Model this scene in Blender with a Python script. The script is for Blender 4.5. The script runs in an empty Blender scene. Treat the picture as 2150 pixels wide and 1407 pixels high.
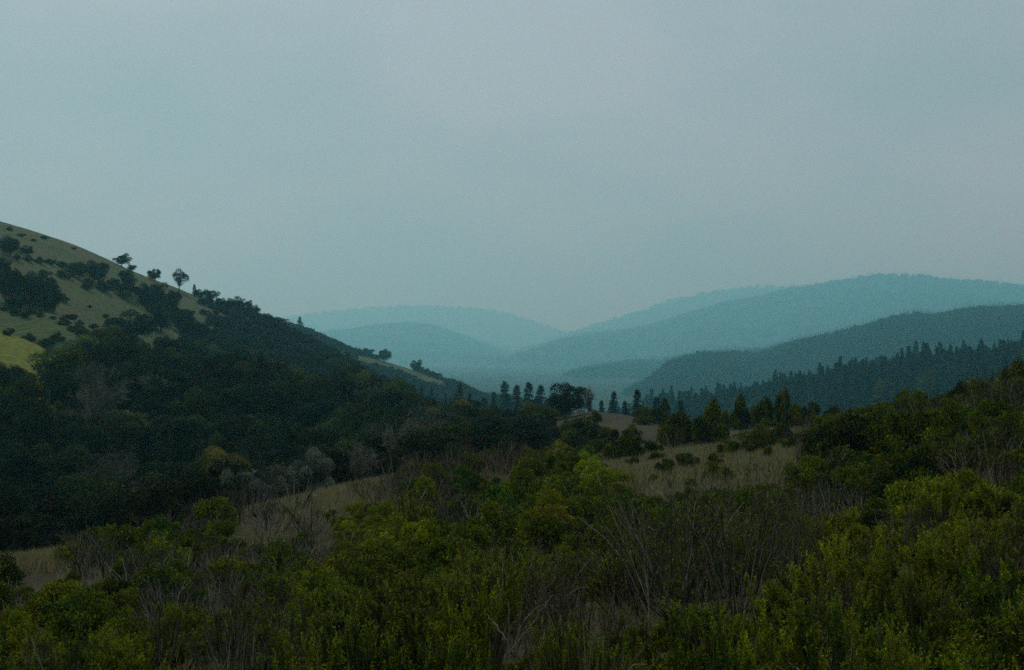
import bpy, math, random
import numpy as np

# ------------------------------------------------------------------ camera, world, sun, exposure
scn = bpy.context.scene
COL = scn.collection
W0, H0, F0 = 2150.0, 1407.0, 2986.0          # photo frame and focal length in its pixels
PITCH = math.radians(0.5)
cam_d = bpy.data.cameras.new('camera')
cam_d.sensor_width = 36.0
cam_d.lens = 50.0
cam_d.clip_start = 0.1
cam_d.clip_end = 40000
cam = bpy.data.objects.new('camera', cam_d)
COL.objects.link(cam)
cam.location = (0, 0, 0)
cam.rotation_euler = (math.radians(90) + PITCH, 0, 0)
scn.camera = cam

SUN_EL, SUN_AZ = math.radians(48), math.radians(-26)      # azimuth clockwise from +Y: high, ahead and a little to the left
world = bpy.data.worlds.new('World')
scn.world = world
world.use_nodes = True
wt = world.node_tree
wt.nodes.clear()
wo = wt.nodes.new('ShaderNodeOutputWorld')
wb = wt.nodes.new('ShaderNodeBackground')
wb.inputs['Strength'].default_value = 0.1
sky = wt.nodes.new('ShaderNodeTexSky')
sky.sky_type = 'NISHITA'
sky.sun_disc = False
sky.sun_elevation = SUN_EL
sky.sun_rotation = SUN_AZ
sky.dust_density = 4.0
tcw = wt.nodes.new('ShaderNodeTexCoord')
mpw = wt.nodes.new('ShaderNodeMapping')
mpw.inputs['Scale'].default_value = (1.0, 1.0, 2.2)
wt.links.new(tcw.outputs['Generated'], mpw.inputs['Vector'])
nzw = wt.nodes.new('ShaderNodeTexNoise')
nzw.inputs['Scale'].default_value = 3.4
nzw.inputs['Detail'].default_value = 4.0
nzw.inputs['Roughness'].default_value = 0.5
wt.links.new(mpw.outputs['Vector'], nzw.inputs['Vector'])
rpw = wt.nodes.new('ShaderNodeValToRGB')                  # the cloud deck: cool grey to faint lavender grey
rpw.color_ramp.elements[0].position = 0.39
rpw.color_ramp.elements[0].color = (0.350, 0.475, 0.512, 1)
rpw.color_ramp.elements[1].position = 0.61
rpw.color_ramp.elements[1].color = (0.468, 0.548, 0.612, 1)
wt.links.new(nzw.outputs['Fac'], rpw.inputs['Fac'])
sc10 = wt.nodes.new('ShaderNodeVectorMath')
sc10.operation = 'SCALE'
sc10.inputs['Scale'].default_value = 10.0
wt.links.new(rpw.outputs['Color'], sc10.inputs[0])
mxw = wt.nodes.new('ShaderNodeMix')
mxw.data_type = 'RGBA'
mxw.inputs['Factor'].default_value = 0.93                 # overcast: the blue sky barely shows through
wt.links.new(sky.outputs['Color'], mxw.inputs['A'])
wt.links.new(sc10.outputs['Vector'], mxw.inputs['B'])
wt.links.new(mxw.outputs['Result'], wb.inputs['Color'])
wt.links.new(wb.outputs['Background'], wo.inputs['Surface'])

sun_d = bpy.data.lights.new('sun', 'SUN')
sun_d.energy = 1.5
sun_d.angle = math.radians(12)
sun_d.color = (1.0, 0.96, 0.88)
sun = bpy.data.objects.new('sun', sun_d)
COL.objects.link(sun)
sun.rotation_euler = (math.radians(90) - SUN_EL, 0, -SUN_AZ + math.pi)

scn.view_settings.view_transform = 'Standard'
scn.view_settings.look = 'None'
scn.view_settings.exposure = -0.30
scn.view_settings.gamma = 1.0
scn.view_settings.use_curve_mapping = False
cy = scn.cycles
cy.max_bounces = 5
cy.diffuse_bounces = 2
cy.glossy_bounces = 1
cy.transmission_bounces = 1
cy.transparent_max_bounces = 4
cy.volume_bounces = 3
cy.use_denoising = False
cy.sample_clamp_indirect = 1.0
cy.sample_clamp_direct = 3.0

rng = np.random.default_rng(7)
random.seed(7)

# ------------------------------------------------------------------ numeric helpers
def px2az(px):
    return np.arctan((np.asarray(px, float) - W0 / 2) / F0)

def project(x, y, z):
    c, s = math.cos(PITCH), math.sin(PITCH)
    d = y * c + z * s
    v = z * c - y * s
    return W0 / 2 + x / d * F0, H0 / 2 - v / d * F0

def noise2(x, y, seed=0):
    """smooth value noise in -1..1"""
    xi, yi = np.floor(x).astype(np.int64), np.floor(y).astype(np.int64)
    xf, yf = x - xi, y - yi
    def h(a, b):
        n = (a * 374761393 + b * 668265263 + seed * 1442695041) & 0x7fffffff
        n = ((n ^ (n >> 13)) * 1274126177) & 0x7fffffff
        return ((n ^ (n >> 16)) & 0xffff) / 32767.5 - 1
    u, v = xf * xf * (3 - 2 * xf), yf * yf * (3 - 2 * yf)
    return (h(xi, yi) * (1 - u) + h(xi + 1, yi) * u) * (1 - v) + (h(xi, yi + 1) * (1 - u) + h(xi + 1, yi + 1) * u) * v

def fbm(x, y, seed=0, octv=4):
    t, a = 0, 1.0
    for k in range(octv):
        t = t + a * noise2(x * 2 ** k, y * 2 ** k, seed + k)
        a *= 0.5
    return t / 1.9

def smooth1(a, axis, sig):
    n = max(1, int(sig * 3))
    k = np.exp(-0.5 * (np.arange(-n, n + 1) / sig) ** 2)
    k /= k.sum()
    pad = [(n, n) if i == axis else (0, 0) for i in range(a.ndim)]
    return np.apply_along_axis(lambda m: np.convolve(m, k, 'valid'), axis, np.pad(a, pad, mode='edge'))

# ------------------------------------------------------------------ terrain: near slope, gully and valley floor
# column of the photo -> (distance, height below the lens)
COLS = {
    -500: [(2, -2.2), (10, -4.2), (20, -6.2), (35, -8.2), (50, -9.4), (62, -10.2), (80, -14), (105, -19), (140, -20), (200, -15), (260, -8), (320, -3), (420, 0), (600, 2), (1000, -20), (2000, -95), (9500, -120)],
    0:    [(2, -2.0), (10, -3.8), (20, -5.5), (35, -7.2), (50, -8.15), (62, -8.55), (78, -12), (105, -18), (140, -19.5), (200, -15), (260, -8), (320, -5), (420, -2), (600, -4), (1000, -30), (2000, -95), (9500, -120)],
    280:  [(2, -1.9), (10, -3.6), (20, -5.2), (35, -6.9), (50, -7.8), (68, -8.75), (84, -12), (110, -18), (150, -19.5), (210, -15), (280, -7), (340, -6), (440, -8), (600, -12), (1000, -40), (2000, -95), (9500, -120)],
    600:  [(2, -1.85), (10, -3.4), (20, -4.9), (35, -6.5), (50, -7.5), (78, -7.9), (96, -10.5), (125, -16.5), (170, -18.5), (230, -16), (310, -11), (380, -12), (480, -18), (650, -28), (1000, -55), (2000, -95), (9500, -120)],
    900:  [(2, -1.8), (10, -3.3), (20, -4.7), (35, -6.1), (50, -7.0), (75, -7.8), (96, -7.95), (115, -10), (150, -15), (210, -17.5), (300, -17), (380, -21), (500, -34), (650, -50), (1000, -75), (2000, -100), (9500, -120)],
    1200: [(2, -1.8), (10, -3.2), (20, -4.6), (30, -5.5), (45, -6.4), (65, -7.3), (95, -8.0), (120, -9.2), (160, -12.6), (200, -13), (250, -12.0), (340, -13.4), (400, -19), (520, -38), (700, -58), (1000, -80), (2000, -105), (9500, -120)],
    1300: [(2, -1.8), (10, -3.2), (20, -4.6), (30, -5.4), (45, -6.3), (65, -7.1), (95, -7.8), (120, -8.6), (150, -10.6), (190, -9.6), (245, -8.2), (290, -10.5), (400, -28), (520, -42), (700, -60), (1000, -80), (2000, -105), (9500, -120)],
    1500: [(2, -1.8), (10, -3.1), (20, -4.4), (30, -5.2), (45, -6.0), (65, -6.7), (95, -7.3), (125, -8.0), (160, -8.9), (180, -9.6), (220, -15), (300, -26), (420, -36), (560, -46), (700, -55), (1000, -75), (2000, -105), (9500, -120)],
    1700: [(2, -1.75), (10, -3.0), (20, -4.15), (30, -4.7), (45, -5.3), (65, -5.75), (95, -6.2), (118, -6.65), (150, -8.5), (200, -15), (300, -28), (420, -38), (560, -44), (700, -50), (1000, -75), (2000, -105), (9500, -120)],
    1950: [(2, -1.75), (10, -2.9), (20, -3.9), (30, -4.3), (45, -4.6), (65, -4.7), (95, -4.6), (115, -4.9), (150, -7.5), (200, -15), (300, -28), (420, -38), (560, -42), (700, -48), (1000, -75), (2000, -105), (9500, -120)],
    2150: [(2, -1.7), (10, -2.8), (20, -3.6), (30, -3.8), (45, -3.75), (65, -3.4), (95, -2.9), (115, -3.1), (150, -6.0), (200, -13), (300, -27), (420, -37), (560, -40), (700, -46), (1000, -75), (2000, -105), (9500, -120)],
    2650: [(2, -1.6), (10, -2.4), (20, -2.8), (30, -2.6), (45, -2.0), (65, -1.0), (95, 0.2), (115, 0.2), (150, -3), (200, -11), (300, -25), (420, -35), (560, -38), (700, -44), (1000, -75), (2000, -105), (9500, -120)],
}
LR0, LR1, NLR = math.log(1.5), math.log(9500), 420
AZ0, AZ1, NAZ = float(px2az(-500)), float(px2az(2650)), 240
_lr = np.linspace(LR0, LR1, NLR)
_az = np.linspace(AZ0, AZ1, NAZ)
_ck = sorted(COLS)
_cols = np.array([np.interp(_lr, np.log([p[0] for p in COLS[k]]), [p[1] for p in COLS[k]]) for k in _ck])
_caz = px2az(_ck)
TAB = np.array([np.interp(_az, _caz, _cols[:, j]) for j in range(NLR)]).T      # az x r
TAB = smooth1(smooth1(TAB, 1, 3.0), 0, 7.0)

def ground_h(az, r):
    az = np.asarray(az, float); r = np.asarray(r, float)
    fa = np.clip((az - AZ0) / (AZ1 - AZ0), 0, 1) * (NAZ - 1)
    fr = np.clip((np.log(np.maximum(r, 1.5)) - LR0) / (LR1 - LR0), 0, 1) * (NLR - 1)
    ia, ir = np.minimum(fa.astype(int), NAZ - 2), np.minimum(fr.astype(int), NLR - 2)
    ta, tr = fa - ia, fr - ir
    z = (TAB[ia, ir] * (1 - tr) + TAB[ia, ir + 1] * tr) * (1 - ta) + (TAB[ia + 1, ir] * (1 - tr) + TAB[ia + 1, ir + 1] * tr) * ta
    x, y = r * np.sin(az), r * np.cos(az)
    z = z + 0.10 * fbm(x / 3.0, y / 3.0, 3) * np.clip(r / 12, 0, 1) + 0.35 * fbm(x / 14.0, y / 14.0, 5) * np.clip(r / 60, 0, 1) + 3.0 * fbm(x / 130, y / 130, 9) * np.clip((r - 350) / 400, 0, 1)
    back = np.clip((np.abs(az) - 0.5) / 1.2, 0, 1)                              # behind the lens: the hill goes on, gently
    return z * (1 - back) + back * (-1.7 - 0.05 * np.maximum(r - 30, 0) * (r < 300) - 13.5 * (r >= 300) - 0.012 * np.maximum(r - 300, 0))

class Hill:
    """a ridge: crest given by photo columns/rows and distance, falling off in front and behind"""
    def __init__(self, pts, dist, base, wf, wb, namp, nscale, seed, shape=1.0):
        self.paz = px2az([p[0] for p in pts]); self.py = np.array([p[1] for p in pts], float)
        if isinstance(dist, (int, float)): dist = [(0, dist), (2150, dist)]
        self.daz = px2az([p[0] for p in dist]); self.dd = np.array([p[1] for p in dist], float)
        self.base, self.wf, self.wb, self.namp, self.ns, self.seed, self.shape = base, wf, wb, namp, nscale, seed, shape
        fine = np.linspace(self.paz[0], self.paz[-1], 300)
        pyf = smooth1(np.interp(fine, self.paz, self.py), 0, 4)
        self.fine, self.pyf = fine, pyf
    def crest(self, az):
        d = np.interp(az, self.daz, self.dd)
        py = np.interp(az, self.fine, self.pyf)
        u = np.tan(az)
        el = (H0 / 2 - py) / F0
        z = d * np.cos(az) * (math.sin(PITCH) + el * math.cos(PITCH)) / (math.cos(PITCH) - el * math.sin(PITCH))
        return d, z
    def h(self, az, r):
        d, zc = self.crest(az)
        t = np.where(r < d, (d - r) / self.wf, (r - d) / self.wb)
        t = np.clip(t, 0, 1)
        k = np.where(r < d, 1 - t ** (1.0 + 0.35 * self.shape), (1 - t * t) ** 2)
        ramp = np.clip((az - self.paz[0]) / 0.02, 0, 1) * np.clip((self.paz[-1] - az) / 0.02, 0, 1)
        x, y = r * np.sin(az), r * np.cos(az)
        base = np.minimum(self.base, ground_h(az, np.maximum(d - self.wf, 20)) - 6)
        base = np.where(r > d, np.minimum(base, ground_h(az, d + self.wb) - 10), base)
        z = base + (zc - base) * k
        z = z + 0.04 * self.namp * fbm(x / (self.ns * 0.07), y / (self.ns * 0.07), self.seed + 5, 3)
        z = z + self.namp * fbm(x / self.ns, y / self.ns, self.seed) * (0.25 + 0.75 * np.clip(4 * t, 0, 1)) * np.clip((1 - t) * 6, 0, 1)
        return z - (1 - ramp) * 60 - (t >= 1) * 15

HILLS = {
    'main': Hill([(-900, 330), (-300, 405), (0, 466), (100, 494), (180, 522), (240, 551), (300, 579), (370, 604), (430, 630), (540, 664), (640, 716), (750, 776), (850, 822), (950, 866), (1100, 930)],
                 [(-900, 560), (0, 600), (300, 660), (540, 700), (950, 660)], -12, 300, 320, 3.0, 70, 11, 0.6),
    'knoll': Hill([(-500, 622), (-200, 632), (0, 643), (100, 657), (200, 688), (260, 722), (330, 775), (420, 860)],
                  [(-500, 380), (0, 395), (330, 370)], -12, 75, 45, 0.8, 22, 21, 1.4),
    'mound': Hill([(-500, 680), (-200, 686), (0, 698), (50, 711), (105, 738), (160, 775), (260, 860)],
                  [(-500, 300), (0, 305), (260, 290)], -14, 70, 40, 0.3, 25, 31, 1.4),
    'spur': Hill([(100, 600), (400, 640), (545, 672), (640, 694), (740, 738), (870, 778), (960, 813), (1040, 850), (1150, 900)],
                 [(100, 1230), (545, 1250), (1150, 1190)], -85, 420, 500, 5.0, 130, 41, 0.8),
    'fir': Hill([(1180, 950), (1300, 895), (1400, 868), (1500, 852), (1600, 834), (1700, 812), (1800, 790), (1900, 776), (2000, 766), (2100, 752), (2150, 743), (2500, 690), (2900, 640)],
                [(1180, 1180), (2150, 1150), (2900, 1100)], -90, 600, 520, 3.0, 80, 51, 1.0),
    'second': Hill([(1220, 880), (1340, 822), (1400, 782), (1440, 757), (1500, 750), (1600, 754), (1680, 722), (1750, 712), (1850, 684), (1900, 672), (1990, 672), (2020, 660), (2150, 655), (2500, 620), (2900, 600)],
                   [(1220, 3450), (2150, 3600), (2900, 3500)], -150, 1300, 1400, 28.0, 360, 61, 0.8),
    'third': Hill([(950, 850), (1080, 822), (1150, 800), (1250, 772), (1320, 766), (1400, 760), (1600, 735), (1900, 700), (2300, 700)],
                  [(950, 6100), (2300, 6100)], -170, 1700, 1800, 44.0, 600, 71, 0.8),
    'fourth': Hill([(980, 800), (1060, 766), (1140, 731), (1200, 709), (1300, 696), (1400, 674), (1500, 647), (1600, 628), (1660, 609), (1760, 596), (1840, 581), (1900, 579), (1990, 586), (2080, 592), (2150, 604), (2500, 650), (2900, 680)],
                   [(980, 12000), (2900, 12400)], -190, 4200, 3600, 170.0, 1200, 81, 0.7),
    'fifth': Hill([(1050, 760), (1150, 712), (1220, 692), (1300, 668), (1400, 634), (1480, 615), (1560, 605), (1650, 602), (1800, 606), (2300, 640)],
                  18300, -200, 4200, 3600, 80.0, 1900, 91, 0.7),
    'west': Hill([(300, 760), (500, 728), (640, 708), (720, 698), (800, 686), (850, 684), (910, 693), (960, 711), (1020, 733), (1070, 752), (1110, 778), (1180, 820)],
                 13600, -200, 4200, 3400, 120.0, 1300, 101, 0.7),
    'farwest': Hill([(200, 720), (400, 690), (640, 662), (720, 652), (850, 642), (950, 644), (1050, 657), (1120, 677), (1180, 697), (1250, 722), (1400, 770)],
                    22400, -220, 4600, 2800, 80.0, 2200, 111, 0.7),
}

def terrain_h(az, r):
    z = ground_h(az, r)
    for hl in HILLS.values():
        d = np.interp(az, hl.daz, hl.dd)
        inside = (r > d - hl.wf) & (r < d + hl.wb) & (az > hl.paz[0]) & (az < hl.paz[-1])
        z = np.maximum(z, np.where(inside, hl.h(az, r), -999))
    return z

_rs = np.exp(np.linspace(math.log(3), math.log(24500), 1650))
def pick(px, py, lo=3.0):
    """first point of the ground along the ray of a photo pixel"""
    u, v = (px - W0 / 2) / F0, (H0 / 2 - py) / F0
    dy, dz = math.cos(PITCH) - v * math.sin(PITCH), math.sin(PITCH) + v * math.cos(PITCH)
    az = math.atan2(u, dy)
    sl = dz / math.hypot(u, dy)
    rs = _rs[_rs >= lo]
    below = terrain_h(np.full_like(rs, az), rs) - sl * rs
    hit = np.nonzero(below > 0)[0]
    if len(hit) == 0:
        k = int(np.argmax(np.where(rs < 8000, below / rs, -9)))
        r = rs[k]
    else:
        k = hit[0]
        if k == 0: r = rs[0]
        else:
            a, b = below[k - 1], below[k]
            r = rs[k - 1] + (rs[k] - rs[k - 1]) * (-a / (b - a))
    z = float(terrain_h(np.array([az]), np.array([r]))[0])
    return r * math.sin(az), r * math.cos(az), z, r

# ------------------------------------------------------------------ mesh helpers
def mesh_np(name, V, Fq=None, Ft=None, mats=(), attrs=None, smooth=False):
    """mesh from numpy arrays: quads Fq, triangles Ft; attrs name -> per-vertex floats"""
    me = bpy.data.meshes.new(name)
    V = np.asarray(V, np.float32)
    loops, starts, tot = [], [], 0
    for F, n in ((Fq, 4), (Ft, 3)):
        if F is not None and len(F):
            F = np.asarray(F, np.int32)
            loops.append(F.ravel()); starts.append(tot + np.arange(len(F), dtype=np.int32) * n); tot += F.size
    L, S = np.concatenate(loops), np.concatenate(starts)
    me.vertices.add(len(V)); me.vertices.foreach_set('co', V.ravel())
    me.loops.add(len(L)); me.loops.foreach_set('vertex_index', L)
    me.polygons.add(len(S)); me.polygons.foreach_set('loop_start', S)
    if smooth: me.polygons.foreach_set('use_smooth', np.ones(len(S), bool))
    for k, a in (attrs or {}).items():
        at = me.attributes.new(k, 'FLOAT', 'POINT')
        at.data.foreach_set('value', np.asarray(a, np.float32))
    for m in mats: me.materials.append(m)
    me.update(calc_edges=True)
    return me

def norm(a):
    return a / np.maximum(np.linalg.norm(a, axis=-1, keepdims=True), 1e-9)

def tubes(P, R, sides=3):
    """P (N,K,3) centre lines, R (N,K) radii -> verts, quads"""
    N, K, _ = P.shape
    T = np.gradient(P, axis=1)
    T = norm(T)
    ref = np.where(np.abs(T[..., 2:3]) > 0.9, np.array([1.0, 0, 0]), np.array([0, 0, 1.0]))
    A = norm(np.cross(T, ref)); B = np.cross(T, A)
    ang = np.arange(sides) / sides * 2 * np.pi
    V = P[:, :, None, :] + R[:, :, None, None] * (np.cos(ang)[None, None, :, None] * A[:, :, None, :] + np.sin(ang)[None, None, :, None] * B[:, :, None, :])
    idx = np.arange(N * K * sides).reshape(N, K, sides)
    a, b = idx[:, :-1, :], idx[:, 1:, :]
    Q = np.stack([a, np.roll(a, -1, 2), np.roll(b, -1, 2), b], -1).reshape(-1, 4)
    return V.reshape(-1, 3), Q

def leaves(P, D, Nn, L, Wd, fold=0.0):
    """diamond leaves at P along D, facing Nn"""
    D = norm(D); S = norm(np.cross(D, Nn)); U = np.cross(S, D)
    L = L[:, None]; Wd = Wd[:, None]
    v0 = P; v2 = P + D * L
    mid = P + D * L * 0.45 + U * fold * L
    V = np.stack([v0, mid + S * Wd * 0.5, v2, mid - S * Wd * 0.5], 1).reshape(-1, 3)
    return V, np.arange(len(V)).reshape(-1, 4)

def rnd_dir(n, g):
    return norm(g.normal(size=(n, 3)))

# ------------------------------------------------------------------ materials
def new_mat(name):
    m = bpy.data.materials.new(name); m.use_nodes = True
    nt = m.node_tree
    b = nt.nodes['Principled BSDF']
    b.inputs['Specular IOR Level'].default_value = 0.04
    return m, nt, b

def mathn(nt, op, a, b=None, c=None):
    n = nt.nodes.new('ShaderNodeMath'); n.operation = op
    for i, v in enumerate((a, b, c)):
        if v is None: continue
        if isinstance(v, (int, float)): n.inputs[i].default_value = v
        else: nt.links.new(v, n.inputs[i])
    return n.outputs[0]

def mixc(nt, f, a, b, blend='MIX'):
    n = nt.nodes.new('ShaderNodeMix'); n.data_type = 'RGBA'; n.blend_type = blend
    for k, v in (('Factor', f), ('A', a), ('B', b)):
        s = n.inputs[k] if k == 'Factor' else [i for i in n.inputs if i.name == k and i.type == 'RGBA'][0]
        if isinstance(v, (int, float)): s.default_value = v
        elif isinstance(v, tuple): s.default_value = (*v, 1) if len(v) == 3 else v
        else: nt.links.new(v, s)
    return [o for o in n.outputs if o.type == 'RGBA'][0]

def tinted_mat(name, warm, rough=0.65, trans=0.0):
    """object colour x per-leaf tone; some leaves turn towards warm"""
    m, nt, b = new_mat(name)
    oi = nt.nodes.new('ShaderNodeObjectInfo')
    at = nt.nodes.new('ShaderNodeAttribute'); at.attribute_name = 'tone'
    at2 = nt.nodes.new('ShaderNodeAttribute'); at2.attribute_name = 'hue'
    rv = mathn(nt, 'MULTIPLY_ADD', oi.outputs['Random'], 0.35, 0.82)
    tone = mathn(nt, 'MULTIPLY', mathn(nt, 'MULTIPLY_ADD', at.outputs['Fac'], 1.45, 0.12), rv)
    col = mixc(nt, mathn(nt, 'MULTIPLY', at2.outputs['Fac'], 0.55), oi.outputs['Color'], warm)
    cmb = nt.nodes.new('ShaderNodeCombineColor')
    for k in range(3): nt.links.new(tone, cmb.inputs[k])
    col = mixc(nt, 1.0, col, cmb.outputs[0], 'MULTIPLY')
    nt.links.new(col, b.inputs['Base Color'])
    b.inputs['Roughness'].default_value = rough
    if trans:
        tr = nt.nodes.new('ShaderNodeBsdfTranslucent')
        nt.links.new(col, tr.inputs['Color'])
        mx = nt.nodes.new('ShaderNodeMixShader'); mx.inputs[0].default_value = trans
        nt.links.new(b.outputs[0], mx.inputs[1]); nt.links.new(tr.outputs[0], mx.inputs[2])
        nt.links.new(mx.outputs[0], nt.nodes['Material Output'].inputs['Surface'])
    return m

M_LEAF = tinted_mat('shrub_leaf', (0.46, 0.50, 0.014), 0.6, 0.15)
M_OAK = tinted_mat('oak_leaf', (0.055, 0.075, 0.012), 0.6, 0.1)
M_TWIG = tinted_mat('twig_bark', (0.16, 0.14, 0.07), 0.85)
M_FIR = tinted_mat('fir_needle', (0.014, 0.04, 0.022), 0.7)
M_GRASS = tinted_mat('dry_grass', (0.33, 0.27, 0.13), 0.8, 0.15)

def bark_mat():
    m, nt, b = new_mat('bark')
    nz = nt.nodes.new('ShaderNodeTexNoise'); nz.inputs['Scale'].default_value = 9
    tc = nt.nodes.new('ShaderNodeTexCoord')
    nt.links.new(tc.outputs['Object'], nz.inputs['Vector'])
    nt.links.new(mixc(nt, nz.outputs['Fac'], (0.035, 0.03, 0.025), (0.10, 0.09, 0.078)), b.inputs['Base Color'])
    b.inputs['Roughness'].default_value = 0.9
    return m
M_BARK = bark_mat()

def soil_mat(name, cols, scale, fine, bump=0.3, beyond=None):
    """turf or soil: three colours mixed by large and fine noise in world space"""
    m, nt, b = new_mat(name)
    geo = nt.nodes.new('ShaderNodeNewGeometry')
    def nz(s, det=5, dist=0.0):
        n = nt.nodes.new('ShaderNodeTexNoise'); n.inputs['Scale'].default_value = s
        n.inputs['Detail'].default_value = det; n.inputs['Roughness'].default_value = 0.62; n.inputs['Distortion'].default_value = dist
        nt.links.new(geo.outputs['Position'], n.inputs['Vector'])
        return n.outputs['Fac']
    def ss(v, a, c):
        n = nt.nodes.new('ShaderNodeMapRange'); n.interpolation_type = 'SMOOTHSTEP'
        n.inputs['From Min'].default_value = a; n.inputs['From Max'].default_value = c
        nt.links.new(v, n.inputs['Value'])
        return n.outputs['Result']
    n1, n2, n3 = nz(scale, 4, 0.6), nz(scale * 4.3, 5, 0.3), nz(fine, 6)
    c = mixc(nt, ss(n1, 0.38, 0.62), cols[0], cols[1])
    c = mixc(nt, ss(n2, 0.45, 0.68), c, cols[2])
    if beyond:                                             # the wooded valley floor starts at this distance from the slope
        ln = nt.nodes.new('ShaderNodeVectorMath'); ln.operation = 'LENGTH'
        nt.links.new(geo.outputs['Position'], ln.inputs[0])
        c = mixc(nt, ss(ln.outputs['Value'], beyond, beyond * 1.25), c, (0.010, 0.026, 0.015))
    g = mathn(nt, 'MULTIPLY_ADD', n3, 2.0, 0.0)
    cmb = nt.nodes.new('ShaderNodeCombineColor')
    for k in range(3): nt.links.new(g, cmb.inputs[k])
    nt.links.new(mixc(nt, 1.0, c, cmb.outputs[0], 'MULTIPLY'), b.inputs['Base Color'])
    b.inputs['Roughness'].default_value = 0.95
    b.inputs['Specular IOR Level'].default_value = 0.1
    bp = nt.nodes.new('ShaderNodeBump'); bp.inputs['Strength'].default_value = bump
    bp.inputs['Distance'].default_value = 0.6 / fine
    nt.links.new(n3, bp.inputs['Height']); nt.links.new(bp.outputs[0], b.inputs['Normal'])
    return m

M_GROUND = soil_mat('near_turf', [(0.040, 0.034, 0.018), (0.058, 0.046, 0.028), (0.038, 0.040, 0.013)], 0.09, 3.5, 0.6, 360)
M_HILL = soil_mat('hill_turf', [(0.066, 0.086, 0.032), (0.086, 0.090, 0.046), (0.060, 0.092, 0.020)], 0.016, 0.42, 0.9)
M_MOUND = soil_mat('green_turf', [(0.125, 0.145, 0.016), (0.140, 0.140, 0.026), (0.105, 0.140, 0.014)], 0.03, 0.9, 0.4)
M_WOODS = soil_mat('forest_floor', [(0.012, 0.026, 0.016), (0.018, 0.030, 0.018), (0.010, 0.024, 0.013)], 0.012, 0.2, 0.5)

# ------------------------------------------------------------------ build the setting
def structure(name, me):
    o = bpy.data.objects.new(name, me); COL.objects.link(o); o['kind'] = 'structure'
    return o

def polar_sheet(name, hfun, az, r, mat, closed=False):
    A, Rr = np.meshgrid(az, r, indexing='ij')
    Z = hfun(A, Rr)
    V = np.stack([Rr * np.sin(A), Rr * np.cos(A), Z], -1).reshape(-1, 3)
    n, k = A.shape
    idx = np.arange(n * k).reshape(n, k)
    if closed: nx = np.roll(idx, -1, 0); a, b = idx, nx
    else: a, b = idx[:-1], idx[1:]
    Q = np.stack([a[:, :-1], a[:, 1:], b[:, 1:], b[:, :-1]], -1).reshape(-1, 4)[:, ::-1]
    return structure(name, mesh_np(name, V, Q, mats=[mat], smooth=True))

az_all = np.concatenate([np.linspace(-0.55, 0.55, 420), np.linspace(0.55, 2 * math.pi - 0.55, 60)[1:-1]])
polar_sheet('ground', ground_h, az_all, np.concatenate([[0.05], np.exp(np.linspace(math.log(1.0), math.log(26000), 345))]), M_GROUND, True)
HILL_NAME = {'main': 'hill', 'knoll': 'hill', 'mound': 'hill', 'spur': 'hill', 'fir': 'ridge', 'second': 'ridge', 'third': 'ridge', 'fourth': 'ridge', 'fifth': 'ridge', 'west': 'far_hill', 'farwest': 'far_hill'}
HILL_MAT = {'main': M_HILL, 'knoll': M_HILL, 'mound': M_MOUND, 'spur': M_HILL}
for k, hl in HILLS.items():
    d0, d1 = hl.dd.min() - hl.wf * 1.02, hl.dd.max() + hl.wb * 1.02
    polar_sheet(HILL_NAME[k], hl.h, np.linspace(hl.paz[0], hl.paz[-1], 420), np.linspace(max(d0, 30), d1, 150), HILL_MAT.get(k, M_WOODS))

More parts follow.
